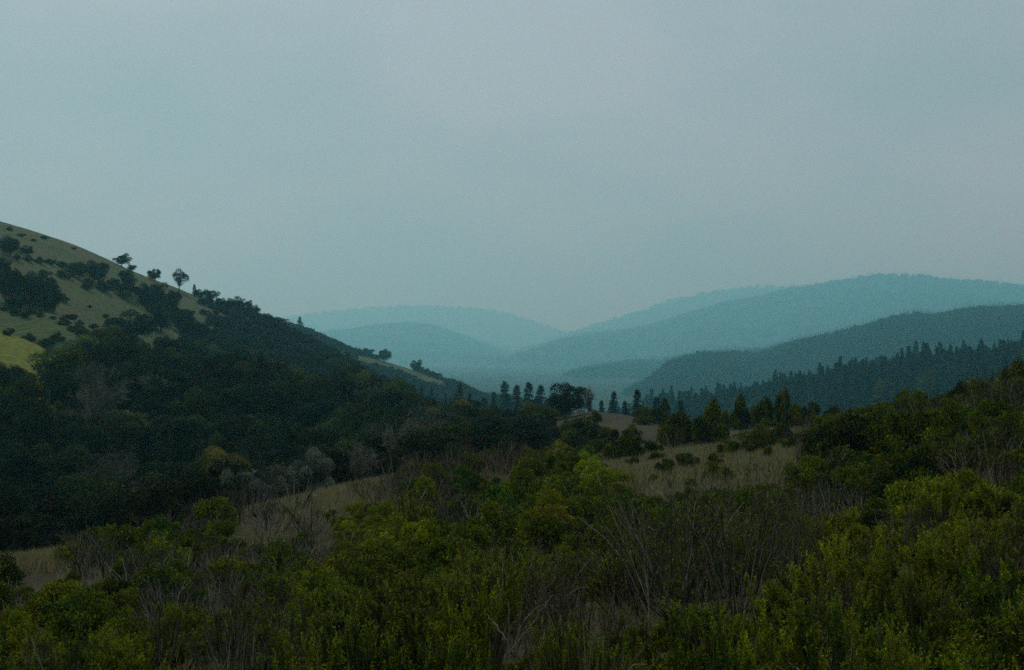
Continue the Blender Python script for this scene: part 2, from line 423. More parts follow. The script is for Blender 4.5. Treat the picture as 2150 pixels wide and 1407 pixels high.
# ------------------------------------------------------------------ plant makers (unit sizes; copies share the meshes)
def make_shrub(seed, nst, nspr, nlf, leaf, lump=0.3, flat=1.0, upright=0.55, sprig=0.16):
    """leafy shrub 1 m in radius and flat m high -> (stems mesh, foliage mesh)"""
    g = np.random.default_rng(seed)
    nh = 17; hd = g.integers(0, nh, nst)                   # stems gather into leafy heads with dark gaps between
    a = (g.uniform(0, 2 * np.pi, nh))[hd] + g.normal(0, 0.17, nst); e = np.clip(np.arcsin(g.uniform(0.10, 1.0, nh) ** 0.8)[hd] + g.normal(0, 0.13, nst), 0.05, 1.55)
    env = 1 + lump * noise2(np.cos(a) * 2.1 * np.cos(e) + 5, np.sin(a) * 2.1 * np.cos(e) + e * 2 + 9, seed) + g.normal(0, 0.10, nst)
    env *= g.uniform(0.78, 1.02, nst) * g.uniform(0.82, 1.1, nh)[hd]
    tip = np.stack([np.cos(a) * np.cos(e), np.sin(a) * np.cos(e), np.sin(e) * flat + 0.10], -1) * env[:, None]
    base = np.stack([tip[:, 0] * 0.22, tip[:, 1] * 0.22, np.full(nst, -0.08)], -1) + g.normal(0, 0.04, (nst, 3)) * [1, 1, 0]
    ctl = base * 0.45 + tip * 0.55 + np.array([0, 0, 0.16]) + g.normal(0, 0.06, (nst, 3))
    t = np.linspace(0, 1, 5)[None, :, None]
    P = (1 - t) ** 2 * base[:, None] + 2 * t * (1 - t) * ctl[:, None] + t * t * tip[:, None]
    Vs, Qs = tubes(P, np.linspace(0.016, 0.004, 5)[None].repeat(nst, 0), 3)
    # sprigs
    n = nst * nspr
    si = np.repeat(np.arange(nst), nspr); ts = g.uniform(0.5, 1.0, n)[:, None] ** 0.8
    p0 = (1 - ts) ** 2 * base[si] + 2 * ts * (1 - ts) * ctl[si] + ts * ts * tip[si]
    out = norm(p0 * [1, 1, 0.6])
    d = norm(out * 0.55 + np.array([0, 0, upright]) + g.normal(0, 0.42, (n, 3)))
    ln = sprig * g.uniform(0.5, 1.35, n)
    Pt = p0[:, None] + d[:, None] * ln[:, None, None] * np.linspace(0, 1, 3)[None, :, None] + np.array([0, 0, 0.02])[None, None] * (np.linspace(0, 1, 3) ** 2)[None, :, None]
    Vt, Qt = tubes(Pt, np.array([0.004, 0.003, 0.0015])[None].repeat(n, 0), 3)
    V = np.concatenate([Vs, Vt]); Q = np.concatenate([Qs, Qt + len(Vs)])
    stems = mesh_np('stems', V, Q, mats=[M_TWIG], attrs={'tone': g.uniform(0.2, 0.9, len(V)), 'hue': g.uniform(0, 1, len(V))})
    # leaves
    m = n * nlf
    li = np.repeat(np.arange(n), nlf); s = g.uniform(0.05, 1.05, m)
    p = p0[li] + d[li] * (ln[li] * s)[:, None] + g.normal(0, 0.012, (m, 3))
    ld = norm(d[li] * 0.7 + rnd_dir(m, g))
    Vl, Ql = leaves(p, ld, rnd_dir(m, g) + np.array([0, 0, 0.8]), leaf * g.uniform(0.6, 1.4, m), leaf * 0.55 * g.uniform(0.7, 1.3, m), 0.08)
    tone = np.clip(g.uniform(0.25, 0.75, m) + 0.22 * g.normal(size=n)[li] * 0.6 + 0.12 * g.normal(size=nst)[si[li]], 0, 1.3)
    hue = np.clip(-0.02 + 0.8 * s * (ts[li, 0] > 0.8) + 0.2 * g.normal(size=nst)[si[li]] + 0.2 * g.normal(size=m), 0, 1)       # tips painted yellower and brighter: young growth plus the light they catch
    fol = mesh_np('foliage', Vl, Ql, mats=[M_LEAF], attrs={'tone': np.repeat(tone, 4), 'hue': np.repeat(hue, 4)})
    return stems, fol

def make_bush(seed, nlobe, nleaf, leaf=0.075):
    """dense rounded bush of many leafy heads, 1 m in radius and about 1 m high -> (stems, foliage)"""
    g = np.random.default_rng(seed)
    a = g.uniform(0, 2 * np.pi, nlobe); q = np.sqrt(g.uniform(0, 1, nlobe))
    C = np.stack([np.cos(a) * q * 0.72, np.sin(a) * q * 0.72, g.uniform(0.12, 0.72, nlobe) * np.sqrt(1.05 - q * q * 0.85)], -1)
    Rl = g.uniform(0.20, 0.40, nlobe) * (1.1 - 0.3 * q)
    w = Rl ** 2; li = g.choice(nlobe, nleaf, p=w / w.sum())
    d = rnd_dir(nleaf, g); d[:, 2] = np.where(g.random(nleaf) < 0.7, np.abs(d[:, 2]), d[:, 2])
    spike = 1 + 0.34 * np.maximum(0, noise2(d[:, 0] * 6 + li * 3.3, d[:, 1] * 6 + d[:, 2] * 4, seed)) - 0.12
    rr = Rl[li] * spike * (1 - 0.5 * g.random(nleaf) ** 2.0)
    p = C[li] + d * rr[:, None] + np.array([0, 0, 0.05])
    p = p[p[:, 2] > -0.02]; n = len(p); li = li[:n]; d = norm(p - [0, 0, 0.1])
    Vl, Ql = leaves(p, norm(rnd_dir(n, g) + d * 0.4 + [0, 0, 0.5]), norm(d + 0.8 * rnd_dir(n, g)), leaf * g.uniform(0.55, 1.4, n), leaf * 0.6 * g.uniform(0.7, 1.3, n), 0.06)
    tone = np.clip(g.uniform(0.2, 0.8, n) + 0.16 * noise2(p[:, 0] * 3, p[:, 1] * 3 + p[:, 2] * 3, seed + 4), 0, 1.3)
    hue = np.clip(0.16 + 0.45 * noise2(p[:, 0] * 2.5 + 9, p[:, 1] * 2.5 + p[:, 2] * 2, seed + 8) + g.normal(0, 0.22, n), 0, 1)
    fol = mesh_np('foliage', Vl, Ql, mats=[M_LEAF], attrs={'tone': np.repeat(tone, 4), 'hue': np.repeat(hue, 4)})
    m = 46; ti = g.integers(0, n, m); tip = p[ti] * [1, 1, 1.04] + d[ti] * 0.05
    base = tip * [0.2, 0.2, 0] + [0, 0, -0.08]
    t = np.linspace(0, 1, 5)[None, :, None]
    P = (1 - t) ** 2 * base[:, None] + 2 * t * (1 - t) * (base * 0.5 + tip * 0.5 + [0, 0, 0.1])[:, None] + t * t * tip[:, None]
    V, Q = tubes(P, np.linspace(0.020, 0.006, 5)[None].repeat(m, 0), 3)
    return mesh_np('stems', V, Q, mats=[M_TWIG], attrs={'tone': g.uniform(0.2, 0.9, len(V)), 'hue': g.uniform(0, 1, len(V))}), fol

def make_twig_shrub(seed, nst, nbr, ntw, spread=0.9, wob=0.08, leafy=0, rad=0.012, h=1.0):
    """bare many-stemmed shrub about 1 m high -> (stems, twigs, buds or None)"""
    g = np.random.default_rng(seed)
    a = g.uniform(0, 2 * np.pi, nst); lean = g.uniform(0.02, 1, nst) ** 0.7 * spread
    hh = g.uniform(0.62, 1.08, nst) * h * (1 - 0.22 * lean)
    base = np.stack([np.cos(a), np.sin(a), 0 * a], -1) * (g.uniform(0, 0.42, nst))[:, None] * spread + [0, 0, -0.05]
    tip = np.stack([np.cos(a) * lean, np.sin(a) * lean, hh], -1) + base * 0.6
    ctl = base * 0.5 + tip * 0.5 + np.stack([-np.cos(a) * lean * 0.12, -np.sin(a) * lean * 0.12, 0.06 + 0 * a], -1) + g.normal(0, wob, (nst, 3))
    K = 7; t = np.linspace(0, 1, K)[None, :, None]
    P = (1 - t) ** 2 * base[:, None] + 2 * t * (1 - t) * ctl[:, None] + t * t * tip[:, None] + np.cumsum(g.normal(0, 0.020, (nst, K, 3)), 1)
    V1, Q1 = tubes(P, (np.linspace(1, 0.22, K)[None] * g.uniform(0.6, 1.2, nst)[:, None]) * rad, 4)
    stems = mesh_np('stems', V1, Q1, mats=[M_TWIG], attrs={'tone': np.repeat(g.random(nst) ** 2 * 1.5, K * 4), 'hue': np.repeat(g.uniform(0, 1, nst), K * 4)})
    def branch(P, n, lo, lmin, lmax, r0, up):
        N = len(P); K0 = P.shape[1]
        bi = np.repeat(np.arange(N), n); ts = g.uniform(lo, 0.98, N * n) * (K0 - 1)
        k = np.minimum(ts.astype(int), K0 - 2); f = (ts - k)[:, None]
        p0 = P[bi, k] * (1 - f) + P[bi, k + 1] * f
        T = norm(P[bi, k + 1] - P[bi, k])
        d = norm(T * 0.8 + rnd_dir(N * n, g) * 0.75 + np.array([0, 0, up]))
        L = g.uniform(lmin, lmax, N * n) * (1.15 - 0.6 * ts / (K0 - 1))
        tt = np.linspace(0, 1, 4)
        Pb = p0[:, None] + d[:, None] * L[:, None, None] * tt[None, :, None] + np.array([0, 0, 1.0]) * (L * 0.18)[:, None, None] * (tt ** 2)[None, :, None] + np.cumsum(g.normal(0, 0.05, (N * n, 4, 3)), 1) * L[:, None, None] * tt[None, :, None]
        return Pb, np.linspace(1, 0.3, 4)[None].repeat(N * n, 0) * r0
    B, Rb = branch(P, nbr, 0.25, 0.14, 0.38, rad * 0.38, 0.25)
    T, Rt = branch(B, ntw, 0.15, 0.05, 0.17, rad * 0.2, 0.15)
    Vb, Qb = tubes(B, Rb, 3); Vt, Qt = tubes(T, Rt, 3)
    V = np.concatenate([Vb, Vt]); Q = np.concatenate([Qb, Qt + len(Vb)])
    twigs = mesh_np('twigs', V, Q, mats=[M_TWIG], attrs={'tone': np.concatenate([np.repeat(g.random(len(B)) ** 2 * 1.3, 12), np.repeat(g.random(len(T)) ** 2, 12)]), 'hue': np.repeat(g.uniform(0, 1, len(V) // 12), 12)})
    buds = None
    if leafy:
        n = leafy; ti = g.integers(0, len(T), n)
        p = T[ti, g.integers(0, 4, n)]
        Vl, Ql = leaves(p, rnd_dir(n, g), rnd_dir(n, g) + [0, 0, 0.8], g.uniform(0.012, 0.03, n), g.uniform(0.008, 0.018, n))
        buds = mesh_np('leaves', Vl, Ql, mats=[M_LEAF], attrs={'tone': np.repeat(g.uniform(0.2, 0.9, n), 4), 'hue': np.repeat(g.uniform(0, 1, n), 4)})
    return stems, twigs, buds

def make_oak(seed, nlobe, nleaf, leaf=0.030, stretch=1.0, openness=0.0, low=0.14):
    """broad tree, crown 1 m in radius, about 1.5*stretch high -> (trunk mesh, crown mesh)"""
    g = np.random.default_rng(seed)
    C, Rl = [], []
    for k in range(nlobe):
        a = g.uniform(0, 2 * np.pi); q = math.sqrt(g.uniform(0, 1))
        rho = 0.74 * q
        top = 0.55 + 0.75 * math.sqrt(max(0, 1 - q * q * 0.9))
        z = g.uniform(low, 1.0) ** 0.8 * top
        C.append((rho * math.cos(a), rho * math.sin(a), z * stretch)); Rl.append(g.uniform(0.20, 0.40) * (1.08 - 0.35 * q))
    C, Rl = np.array(C), np.array(Rl)
    C += g.normal(0, 0.05, C.shape)
    w = Rl ** 2; li = g.choice(nlobe, nleaf, p=w / w.sum())
    d = rnd_dir(nleaf, g); d[:, 2] = np.where(g.random(nleaf) < 0.62, np.abs(d[:, 2]), d[:, 2])
    lump = 1 + 0.20 * noise2(d[:, 0] * 3.2 + li * 7.1, d[:, 1] * 3.2 + d[:, 2] * 2.9, seed + 3)
    rr = Rl[li] * lump * (1 - 0.30 * g.random(nleaf) ** 2.2) * [1.0, 1.0][0]
    p = C[li] + d * rr[:, None] * np.array([1, 1, 0.85])
    keep = p[:, 2] > (0.0 if low < 0.3 else 0.14) * stretch
    if openness:                                           # gaps where the sky shows through
        keep &= noise2(p[:, 0] * 4 + 3, p[:, 1] * 4 + p[:, 2] * 5, seed + 9) > -1 + openness
    p, d, li = p[keep], d[keep], li[keep]; n = len(p)
    Vl, Ql = leaves(p, norm(rnd_dir(n, g) + d * 0.5), norm(d + 0.45 * rnd_dir(n, g)), leaf * g.uniform(0.6, 1.5, n), leaf * 0.7 * g.uniform(0.7, 1.3, n), 0.05)
    lobe_t = g.normal(0, 0.20, nlobe)
    tone = np.clip(g.uniform(0.25, 0.7, n) + lobe_t[li], 0, 1.4); hue = np.clip(0.3 + g.normal(0, 0.2, nlobe)[li] + g.normal(0, 0.2, n), 0, 1)
    crown = mesh_np('crown', Vl, Ql, mats=[M_OAK], attrs={'tone': np.repeat(tone, 4), 'hue': np.repeat(hue, 4)})
    K = 6; t = np.linspace(0, 1, K)[None, :, None]
    hub = np.array([0, 0, 0.34 * stretch])
    trunk = np.array([[0, 0, -0.15], [0.01, 0, 0.0], [0.02, 0.01, 0.1], [0.0, 0.02, 0.2], [0.0, 0.0, 0.28], hub])[None] * np.array([1, 1, stretch])
    trunk[0, -1] = hub
    V1, Q1 = tubes(trunk, np.array([[0.085, 0.07, 0.06, 0.055, 0.052, 0.045]]), 7)
    ctl = hub * 0.5 + C * 0.5 + g.normal(0, 0.07, C.shape) - [0, 0, 0.05]
    Pl = (1 - t) ** 2 * hub[None, None] * 0.94 + 2 * t * (1 - t) * ctl[:, None] + t * t * C[:, None]
    V2, Q2 = tubes(Pl, np.linspace(0.034, 0.008, K)[None].repeat(nlobe, 0), 5)
    n2 = nlobe * 7; bi = np.repeat(np.arange(nlobe), 7)
    d2 = norm(rnd_dir(n2, g) + [0, 0, 0.5])
    P3 = Pl[bi, g.integers(3, 6, n2)][:, None] + d2[:, None] * (Rl[bi] * g.uniform(0.5, 0.95, n2))[:, None, None] * np.linspace(0, 1, 3)[None, :, None]
    V3, Q3 = tubes(P3, np.array([0.010, 0.007, 0.003])[None].repeat(n2, 0), 3)
    V = np.concatenate([V1, V2, V3]); Q = np.concatenate([Q1, Q2 + len(V1), Q3 + len(V1) + len(V2)])
    return mesh_np('trunk', V, Q, mats=[M_BARK]), crown

def make_bare_tree(seed, nlobe=13, ntw=1500):
    """leafless lichen-grey tree, crown 1 m in radius -> (trunk, branches)"""
    g = np.random.default_rng(seed)
    n = 16; a = g.uniform(0, 2 * np.pi, n); q = np.sqrt(g.uniform(0.02, 1, n))
    tip = np.stack([np.cos(a) * q * 0.85, np.sin(a) * q * 0.85, 0.65 + 0.65 * np.sqrt(1 - 0.8 * q * q) * g.uniform(0.7, 1.05, n)], -1)
    hub = np.array([0, 0, 0.22])
    K = 7; t = np.linspace(0, 1, K)[None, :, None]
    ctl = hub * 0.5 + tip * 0.5 + g.normal(0, 0.09, tip.shape) + [0, 0, -0.05]
    P = (1 - t) ** 2 * hub + 2 * t * (1 - t) * ctl[:, None] + t * t * tip[:, None] + np.cumsum(g.normal(0, 0.018, (n, K, 3)), 1) * t
    tr = np.array([[[0, 0, -0.12], [0.01, 0, 0.05], [0, 0.01, 0.14], hub]])
    V1, Q1 = tubes(tr, np.array([[0.07, 0.055, 0.05, 0.045]]), 7)
    V2, Q2 = tubes(P, np.linspace(0.030, 0.007, K)[None].repeat(n, 0), 5)
    trunk = mesh_np('trunk', np.concatenate([V1, V2]), np.concatenate([Q1, Q2 + len(V1)]), mats=[M_BARK])
    def br(P, m, lo, l0, l1):
        N, K0 = P.shape[:2]; bi = np.repeat(np.arange(N), m)
        k = g.integers(int(lo * K0), K0, N * m); p0 = P[bi, k]
        d = norm(norm(p0 - [0, 0, 0.2]) * 0.5 + rnd_dir(N * m, g) + [0, 0, 0.35]); L = g.uniform(l0, l1, N * m)
        return p0[:, None] + d[:, None] * L[:, None, None] * np.linspace(0, 1, 3)[None, :, None] + g.normal(0, 0.06, (N * m, 3, 3)) * L[:, None, None] * np.array([0, 1, 1])[None, :, None]
    B = br(P, 12, 0.3, 0.18, 0.42); T = br(B, 9, 0.3, 0.07, 0.22)
    Vb, Qb = tubes(B, np.array([0.010, 0.007, 0.004])[None].repeat(len(B), 0), 3)
    Vt, Qt = tubes(T, np.array([0.006, 0.005, 0.003])[None].repeat(len(T), 0), 3)
    V = np.concatenate([Vb, Vt])
    return trunk, mesh_np('branches', V, np.concatenate([Qb, Qt + len(Vb)]), mats=[M_TWIG], attrs={'tone': np.repeat(g.uniform(0.3, 1.1, len(V) // 9), 9), 'hue': np.repeat(g.uniform(0, 1, len(V) // 9), 9)})

def make_fir(seed, nwh, nbr, nq, wid=0.2, needle=0.045):
    """conifer 1 m high -> (trunk, crown)"""
    g = np.random.default_rng(seed)
    tr = np.array([[[0, 0, -0.06], [0, 0, 0.3], [0.004, 0, 0.65], [0, 0, 0.97]]])
    V1, Q1 = tubes(tr, np.array([[0.016, 0.013, 0.008, 0.002]]), 5)
    trunk = mesh_np('trunk', V1, Q1, mats=[M_BARK])
    zz = np.repeat(np.linspace(0.10, 0.97, nwh), nbr) + g.normal(0, 0.012, nwh * nbr)
    n = len(zz)
    a = g.uniform(0, 2 * np.pi, n)
    prof = wid * (np.clip(1 - zz, 0, 1) ** 0.95) * 1.15 * (0.75 + 0.25 * np.clip(zz * 4, 0, 1)) * (1 + 0.30 * noise2(a * 1.1 + 3, zz * 7, seed))
    L = prof * g.uniform(0.6, 1.12, n) + 0.012
    d = np.stack([np.cos(a), np.sin(a), g.uniform(-0.35, 0.12, n) + 0.5 * (zz > 0.85)], -1)
    m = n * nq; bi = np.repeat(np.arange(n), nq); s = g.uniform(0.12, 1.0, m)
    p = np.stack([0 * s, 0 * s, zz[bi]], -1) + d[bi] * (L[bi] * s)[:, None] + np.array([0, 0, -0.22]) * (L[bi] * s * s)[:, None] + g.normal(0, 0.006, (m, 3))
    ld = norm(d[bi] + g.normal(0, 0.55, (m, 3)) + [0, 0, -0.15])
    sz = needle * g.uniform(0.6, 1.3, m)
    Vl, Ql = leaves(p, ld, norm(g.normal(0, 0.5, (m, 3)) + [0, 0, 1.0]), sz, sz * 0.55)
    tone = np.clip(0.5 + 0.2 * g.normal(size=n)[bi] + 0.15 * g.normal(size=m), 0, 1.2)
    return trunk, mesh_np('crown', Vl, Ql, mats=[M_FIR], attrs={'tone': np.repeat(tone, 4), 'hue': np.repeat(g.uniform(0, 1, m), 4)})

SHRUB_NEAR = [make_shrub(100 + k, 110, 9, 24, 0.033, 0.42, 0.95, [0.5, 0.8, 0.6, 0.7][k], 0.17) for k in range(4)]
SHRUB_FAR = [make_bush(120 + k, [20, 15, 24, 18, 13][k], 6500) for k in range(5)]
TWIG_NEAR = [make_twig_shrub(140 + k, 26, 5, 3, [0.8, 0.6, 0.95, 0.45][k], 0.09, [0, 500, 900, 0][k]) for k in range(4)]
TWIG_FAR = [make_twig_shrub(150 + k, 20, 4, 2, [0.85, 0.7, 0.95][k], 0.09, 0, 0.017) for k in range(3)]
WILLOW = [make_twig_shrub(160 + k, 62, 6, 4, [0.95, 0.8, 0.9][k], 0.12, 1600, 0.0066) for k in range(3)]
OAK = [make_oak(170 + k, [30, 24, 32, 26, 28, 24][k], 13000, 0.046, [1.0, 1.15, 0.9, 1.05, 0.95, 1.2][k]) for k in range(6)]
OAK_OPEN = [make_oak(180 + k, 15, 4600, 0.055, 1.0, 0.6, 0.34) for k in range(2)]
BARE = [make_bare_tree(190 + k) for k in range(3)]
FIR = [make_fir(200 + k, 24, 9, 11, [0.22, 0.27, 0.19, 0.24][k]) for k in range(4)]
FIR_TALL = [make_fir(206 + k, 46, 10, 12, [0.22, 0.24, 0.20][k], 0.021) for k in range(3)]
FIR_FAR = [make_fir(210 + k, 14, 6, 5, [0.22, 0.27, 0.19][k]) for k in range(3)]

# ------------------------------------------------------------------ placing things
THINGS = []
def thing(name, cat, group, loc, parts, scale, rotz=0, tint=(0.05, 0.06, 0.02), stem_tint=(0.09, 0.075, 0.06), tilt=(0, 0), **info):
    """an Empty at the base that parents one mesh per part"""
    e = bpy.data.objects.new(name, None); COL.objects.link(e)
    e.empty_display_size = 0.2
    e.location = loc; e.rotation_euler = (tilt[0], tilt[1], rotz)
    e.scale = scale if hasattr(scale, '__len__') else (scale,) * 3
    e['category'] = cat; e['group'] = group
    for me in parts:
        if me is None: continue
        nm = me.name.split('.')[0]
        c = bpy.data.objects.new(nm, me); COL.objects.link(c); c.parent = e
        t = stem_tint if nm in ('stems', 'twigs', 'branches', 'trunk') else tint
        if nm == 'twigs': t = tuple(0.6 * v for v in t)
        c.color = (*t, 1)
        if nm in ('twigs', 'leaves', 'foliage', 'branches'): c['kind'] = 'stuff'
    info.update(obj=e, name=name, cat=cat, group=group, loc=loc)
    THINGS.append(info)
    return e

def jit(c, s, g=rng):
    k = 1 + s * g.normal()
    return tuple(float(max(0.002, v * max(0.4, k) * (1 + 0.4 * s * g.normal()))) for v in c)

def scatter_stuff(name, label, cat, pts, rots, scales, idx, sources, tint):
    """points that carry instanced plants: a mass nobody could count, one object"""
    me = bpy.data.meshes.new(name)
    me.from_pydata([tuple(map(float, p)) for p in pts], [], [])
    for k, a in (('rot', rots), ('size', scales)):
        me.attributes.new(k, 'FLOAT', 'POINT').data.foreach_set('value', np.asarray(a, np.float32))
    me.attributes.new('pick', 'INT', 'POINT').data.foreach_set('value', np.asarray(idx, np.int32))
    o = bpy.data.objects.new(name, me); COL.objects.link(o)
    o['kind'] = 'stuff'; o['label'] = label; o['category'] = cat
    o.color = (*tint, 1)
    ng = bpy.data.node_groups.new(name, 'GeometryNodeTree')
    ng.interface.new_socket('Geometry', in_out='INPUT', socket_type='NodeSocketGeometry')
    ng.interface.new_socket('Geometry', in_out='OUTPUT', socket_type='NodeSocketGeometry')
    N, Lk = ng.nodes.new, ng.links.new
    gi, go = N('NodeGroupInput'), N('NodeGroupOutput')
    def attr(nm, typ):
        n = N('GeometryNodeInputNamedAttribute'); n.data_type = typ; n.inputs['Name'].default_value = nm
        return [s for s in n.outputs if s.enabled and s.name == 'Attribute'][0]
    ar, asz, ap = attr('rot', 'FLOAT'), attr('size', 'FLOAT'), attr('pick', 'INT')
    cx = N('ShaderNodeCombineXYZ'); Lk(ar, cx.inputs['Z'])
    er = N('FunctionNodeEulerToRotation'); Lk(cx.outputs[0], er.inputs[0])
    m2p = N('GeometryNodeMeshToPoints'); Lk(gi.outputs[0], m2p.inputs[0])
    jn = N('GeometryNodeJoinGeometry')
    for k, src in enumerate(sources):
        oi = N('GeometryNodeObjectInfo'); oi.inputs['Object'].default_value = src; oi.inputs['As Instance'].default_value = True
        oi.transform_space = 'ORIGINAL'
        cmp = N('FunctionNodeCompare'); cmp.data_type = 'INT'; cmp.operation = 'EQUAL'
        ii = [s for s in cmp.inputs if s.type == 'INT']
        Lk(ap, ii[0]); ii[1].default_value = k
        ip = N('GeometryNodeInstanceOnPoints')
        Lk(m2p.outputs[0], ip.inputs['Points']); Lk(cmp.outputs[0], ip.inputs['Selection'])
        Lk(oi.outputs['Geometry'], ip.inputs['Instance']); Lk(er.outputs[0], ip.inputs['Rotation']); Lk(asz, ip.inputs['Scale'])
        Lk(ip.outputs[0], jn.inputs[0])
    Lk(jn.outputs[0], go.inputs[0])
    md = o.modifiers.new('scatter', 'NODES'); md.node_group = ng
    return o

# ------------------------------------------------------------------ planting plan
SPECS = []
def spec(kind, x, y, z, R, H, tint, **kw):
    s = dict(kind=kind, x=float(x), y=float(y), z=float(z), R=float(R), H=float(H), tint=tint)
    s.update(kw)
    s['r'] = math.hypot(x, y)
    cxp, cyp = project(x, y, z + H * 0.5)
    s['px'], s['py'] = float(cxp), float(cyp)
    s['wp'] = 2 * R / s['r'] * F0; s['hp'] = H / s['r'] * F0
    SPECS.append(s)
    return s

def at_range(kind, px, ptop, r, wpx, tint, **kw):
    """stand a plant at a known distance, its top at a row of the photo"""
    az = float(px2az(px)); zg = float(terrain_h(np.array([az]), np.array([r]))[0])
    return spec(kind, r * math.sin(az), r * math.cos(az), zg, wpx * r / F0 / 2, max(0.6, (729.5 - ptop) / F0 * r - zg), tint, **kw)

def at_pixel(kind, px, pyb, wpx, hpx, tint, lo=3.0, **kw):
    """stand a plant where the photo shows its foot; its size from the photo and the distance"""
    x, y, z, r = pick(px, pyb, lo)
    return spec(kind, x, y, z, wpx * r / F0 / 2, hpx * r / F0, tint, **kw)

T_OAK = [(0.010, 0.025, 0.011), (0.013, 0.029, 0.009), (0.021, 0.037, 0.010), (0.008, 0.022, 0.014)]
T_OLIVE, T_GOLD, T_SAGE, T_DARK, T_LICHEN = (0.060, 0.078, 0.012), (0.125, 0.125, 0.016), (0.085, 0.105, 0.060), (0.006, 0.016, 0.008), (0.17, 0.19, 0.15)

# ---- oaks and shrubs on the grassy hill (column, foot row, width, height)
HILL_OAKS = [
    (20, 534, 46, 34, 'oak', 0), (57, 536, 26, 18, 'oak', 0), (206, 593, 54, 42, 'oak', 3), (165, 582, 44, 30, 'oak', 2), (184, 570, 26, 14, 'oak', 2),
    (256, 557, 32, 22, 'oak', 1), (277, 565, 20, 12, 'oak', 1), (324, 588, 28, 24, 'oak', 1), (376, 606, 36, 38, 'open', 1),
    (268, 616, 48, 42, 'oak', 0), (298, 628, 36, 30, 'oak', 3), (238, 606, 30, 20, 'oak', 2),
    (420, 625, 26, 16, 'oak', 3), (443, 634, 36, 22, 'oak', 1), (465, 642, 26, 18, 'oak', 2), (488, 652, 34, 34, 'open', 0), (508, 657, 30, 32, 'open', 0), (526, 661, 26, 26, 'oak', 0), (536, 664, 20, 22, 'open', 3),
    (330, 655, 52, 52, 'oak', 0), (362, 668, 46, 50, 'oak', 3), (338, 690, 60, 46, 'oak', 0), (378, 694, 52, 40, 'oak', 2), (410, 710, 50, 34, 'oak', 3), (310, 640, 36, 30, 'oak', 3), (440, 722, 44, 30, 'oak', 0),
    (12, 628, 60, 74, 'oak', 0), (60, 640, 62, 62, 'oak', 0), (95, 646, 56, 62, 'oak', 3), (36, 648, 46, 36, 'oak', 1), (112, 650, 36, 40, 'oak', 0),
    (8, 570, 44, 24, 'oak', 3),
]
for px, py, w, h, k, t in HILL_OAKS:
    at_pixel(k, px, py + h * 0.14, w * 1.15, h * 1.15, T_OAK[t], group='oaks on the grassy hill', zone='hill')
HILL_SHRUBS = [(36, 545, 22, 9), (58, 548, 28, 11), (82, 553, 30, 12), (106, 556, 30, 13), (130, 562, 30, 13), (150, 566, 28, 12), (8, 652, 20, 9), (32, 654, 26, 10), (58, 656, 30, 11), (80, 660, 26, 11), (134, 681, 36, 9),
               (112, 670, 22, 6), (152, 672, 30, 13), (166, 682, 26, 9), (170, 704, 44, 14), (196, 690, 26, 10), (125, 583, 12, 5), (188, 646, 14, 6), (222, 668, 16, 9), (215, 612, 46, 20), (45, 497, 26, 6), (20, 484, 18, 7), (92, 502, 30, 6), (156, 524, 16, 5), (70, 507, 22, 5), (183, 521, 8, 3),
               (20, 705, 30, 14), (60, 716, 34, 16), (95, 728, 40, 18), (120, 716, 40, 16)]
for _ in range(34):                # thickets straggling along the folds of the hill
    t = rng.random()
    fx0, fy0 = [((0, 540), (300, 640)), ((0, 575), (140, 640)), ((0, 655), (220, 700)), ((220, 600), (330, 640))][int(rng.integers(4))]
    HILL_SHRUBS.append((fx0[0] + t * (fy0[0] - fx0[0]) + rng.normal(0, 6), fx0[1] + t * (fy0[1] - fx0[1]) + rng.normal(0, 5), rng.uniform(14, 46), rng.uniform(7, 17)))
for px, py, w, h in HILL_SHRUBS:
    at_pixel('shrub', px, py, w, h, jit((0.016, 0.030, 0.014), 0.15), group='low shrubs dotted over the grassy hill', zone='hillshrub')

# ---- the wooded gully below the hill
SPECIAL = [  # column, foot row, width, height, kind, tint, distance floor
    (275, 722, 120, 62, 'oak', T_DARK, 240), (225, 748, 92, 60, 'oak', T_OLIVE, 230), (350, 760, 60, 56, 'oak', T_OLIVE, 230), (250, 730, 70, 40, 'oak', T_DARK, 240),
    (40, 905, 130, 120, 'oak', T_OLIVE, 120), (110, 900, 60, 60, 'oak', T_GOLD, 130), (255, 940, 120, 70, 'oak', (0.13, 0.135, 0.03), 118), (320, 925, 80, 60, 'oak', (0.16, 0.16, 0.06), 125), (545, 960, 80, 80, 'oak', T_SAGE, 120),
    (810, 875, 150, 70, 'oak', T_OLIVE, 210), (730, 835, 110, 60, 'oak', T_OLIVE, 240), (690, 870, 70, 60, 'bare', (0.12, 0.12, 0.13), 200), (925, 930, 90, 70, 'oak', (0.075, 0.08, 0.03), 150), (1000, 940, 110, 85, 'oak', (0.03, 0.05, 0.012), 150),
    (450, 790, 80, 60, 'oak', T_SAGE, 240), (540, 800, 90, 60, 'oak', (0.05, 0.06, 0.03), 240), (620, 820, 70, 50, 'oak', T_OLIVE, 230), (1100, 905, 90, 50, 'oak', T_OLIVE, 170), (1060, 870, 120, 50, 'oak', (0.035, 0.045, 0.03), 240),
]
for px, py, w, h, k, t, lo in SPECIAL:
    at_pixel(k, px, py, w, h, t if k != 'bare' else (0.05, 0.06, 0.02), lo, stem=t if k == 'bare' else None, group='trees in the wooded gully', zone='gully', keep=True)

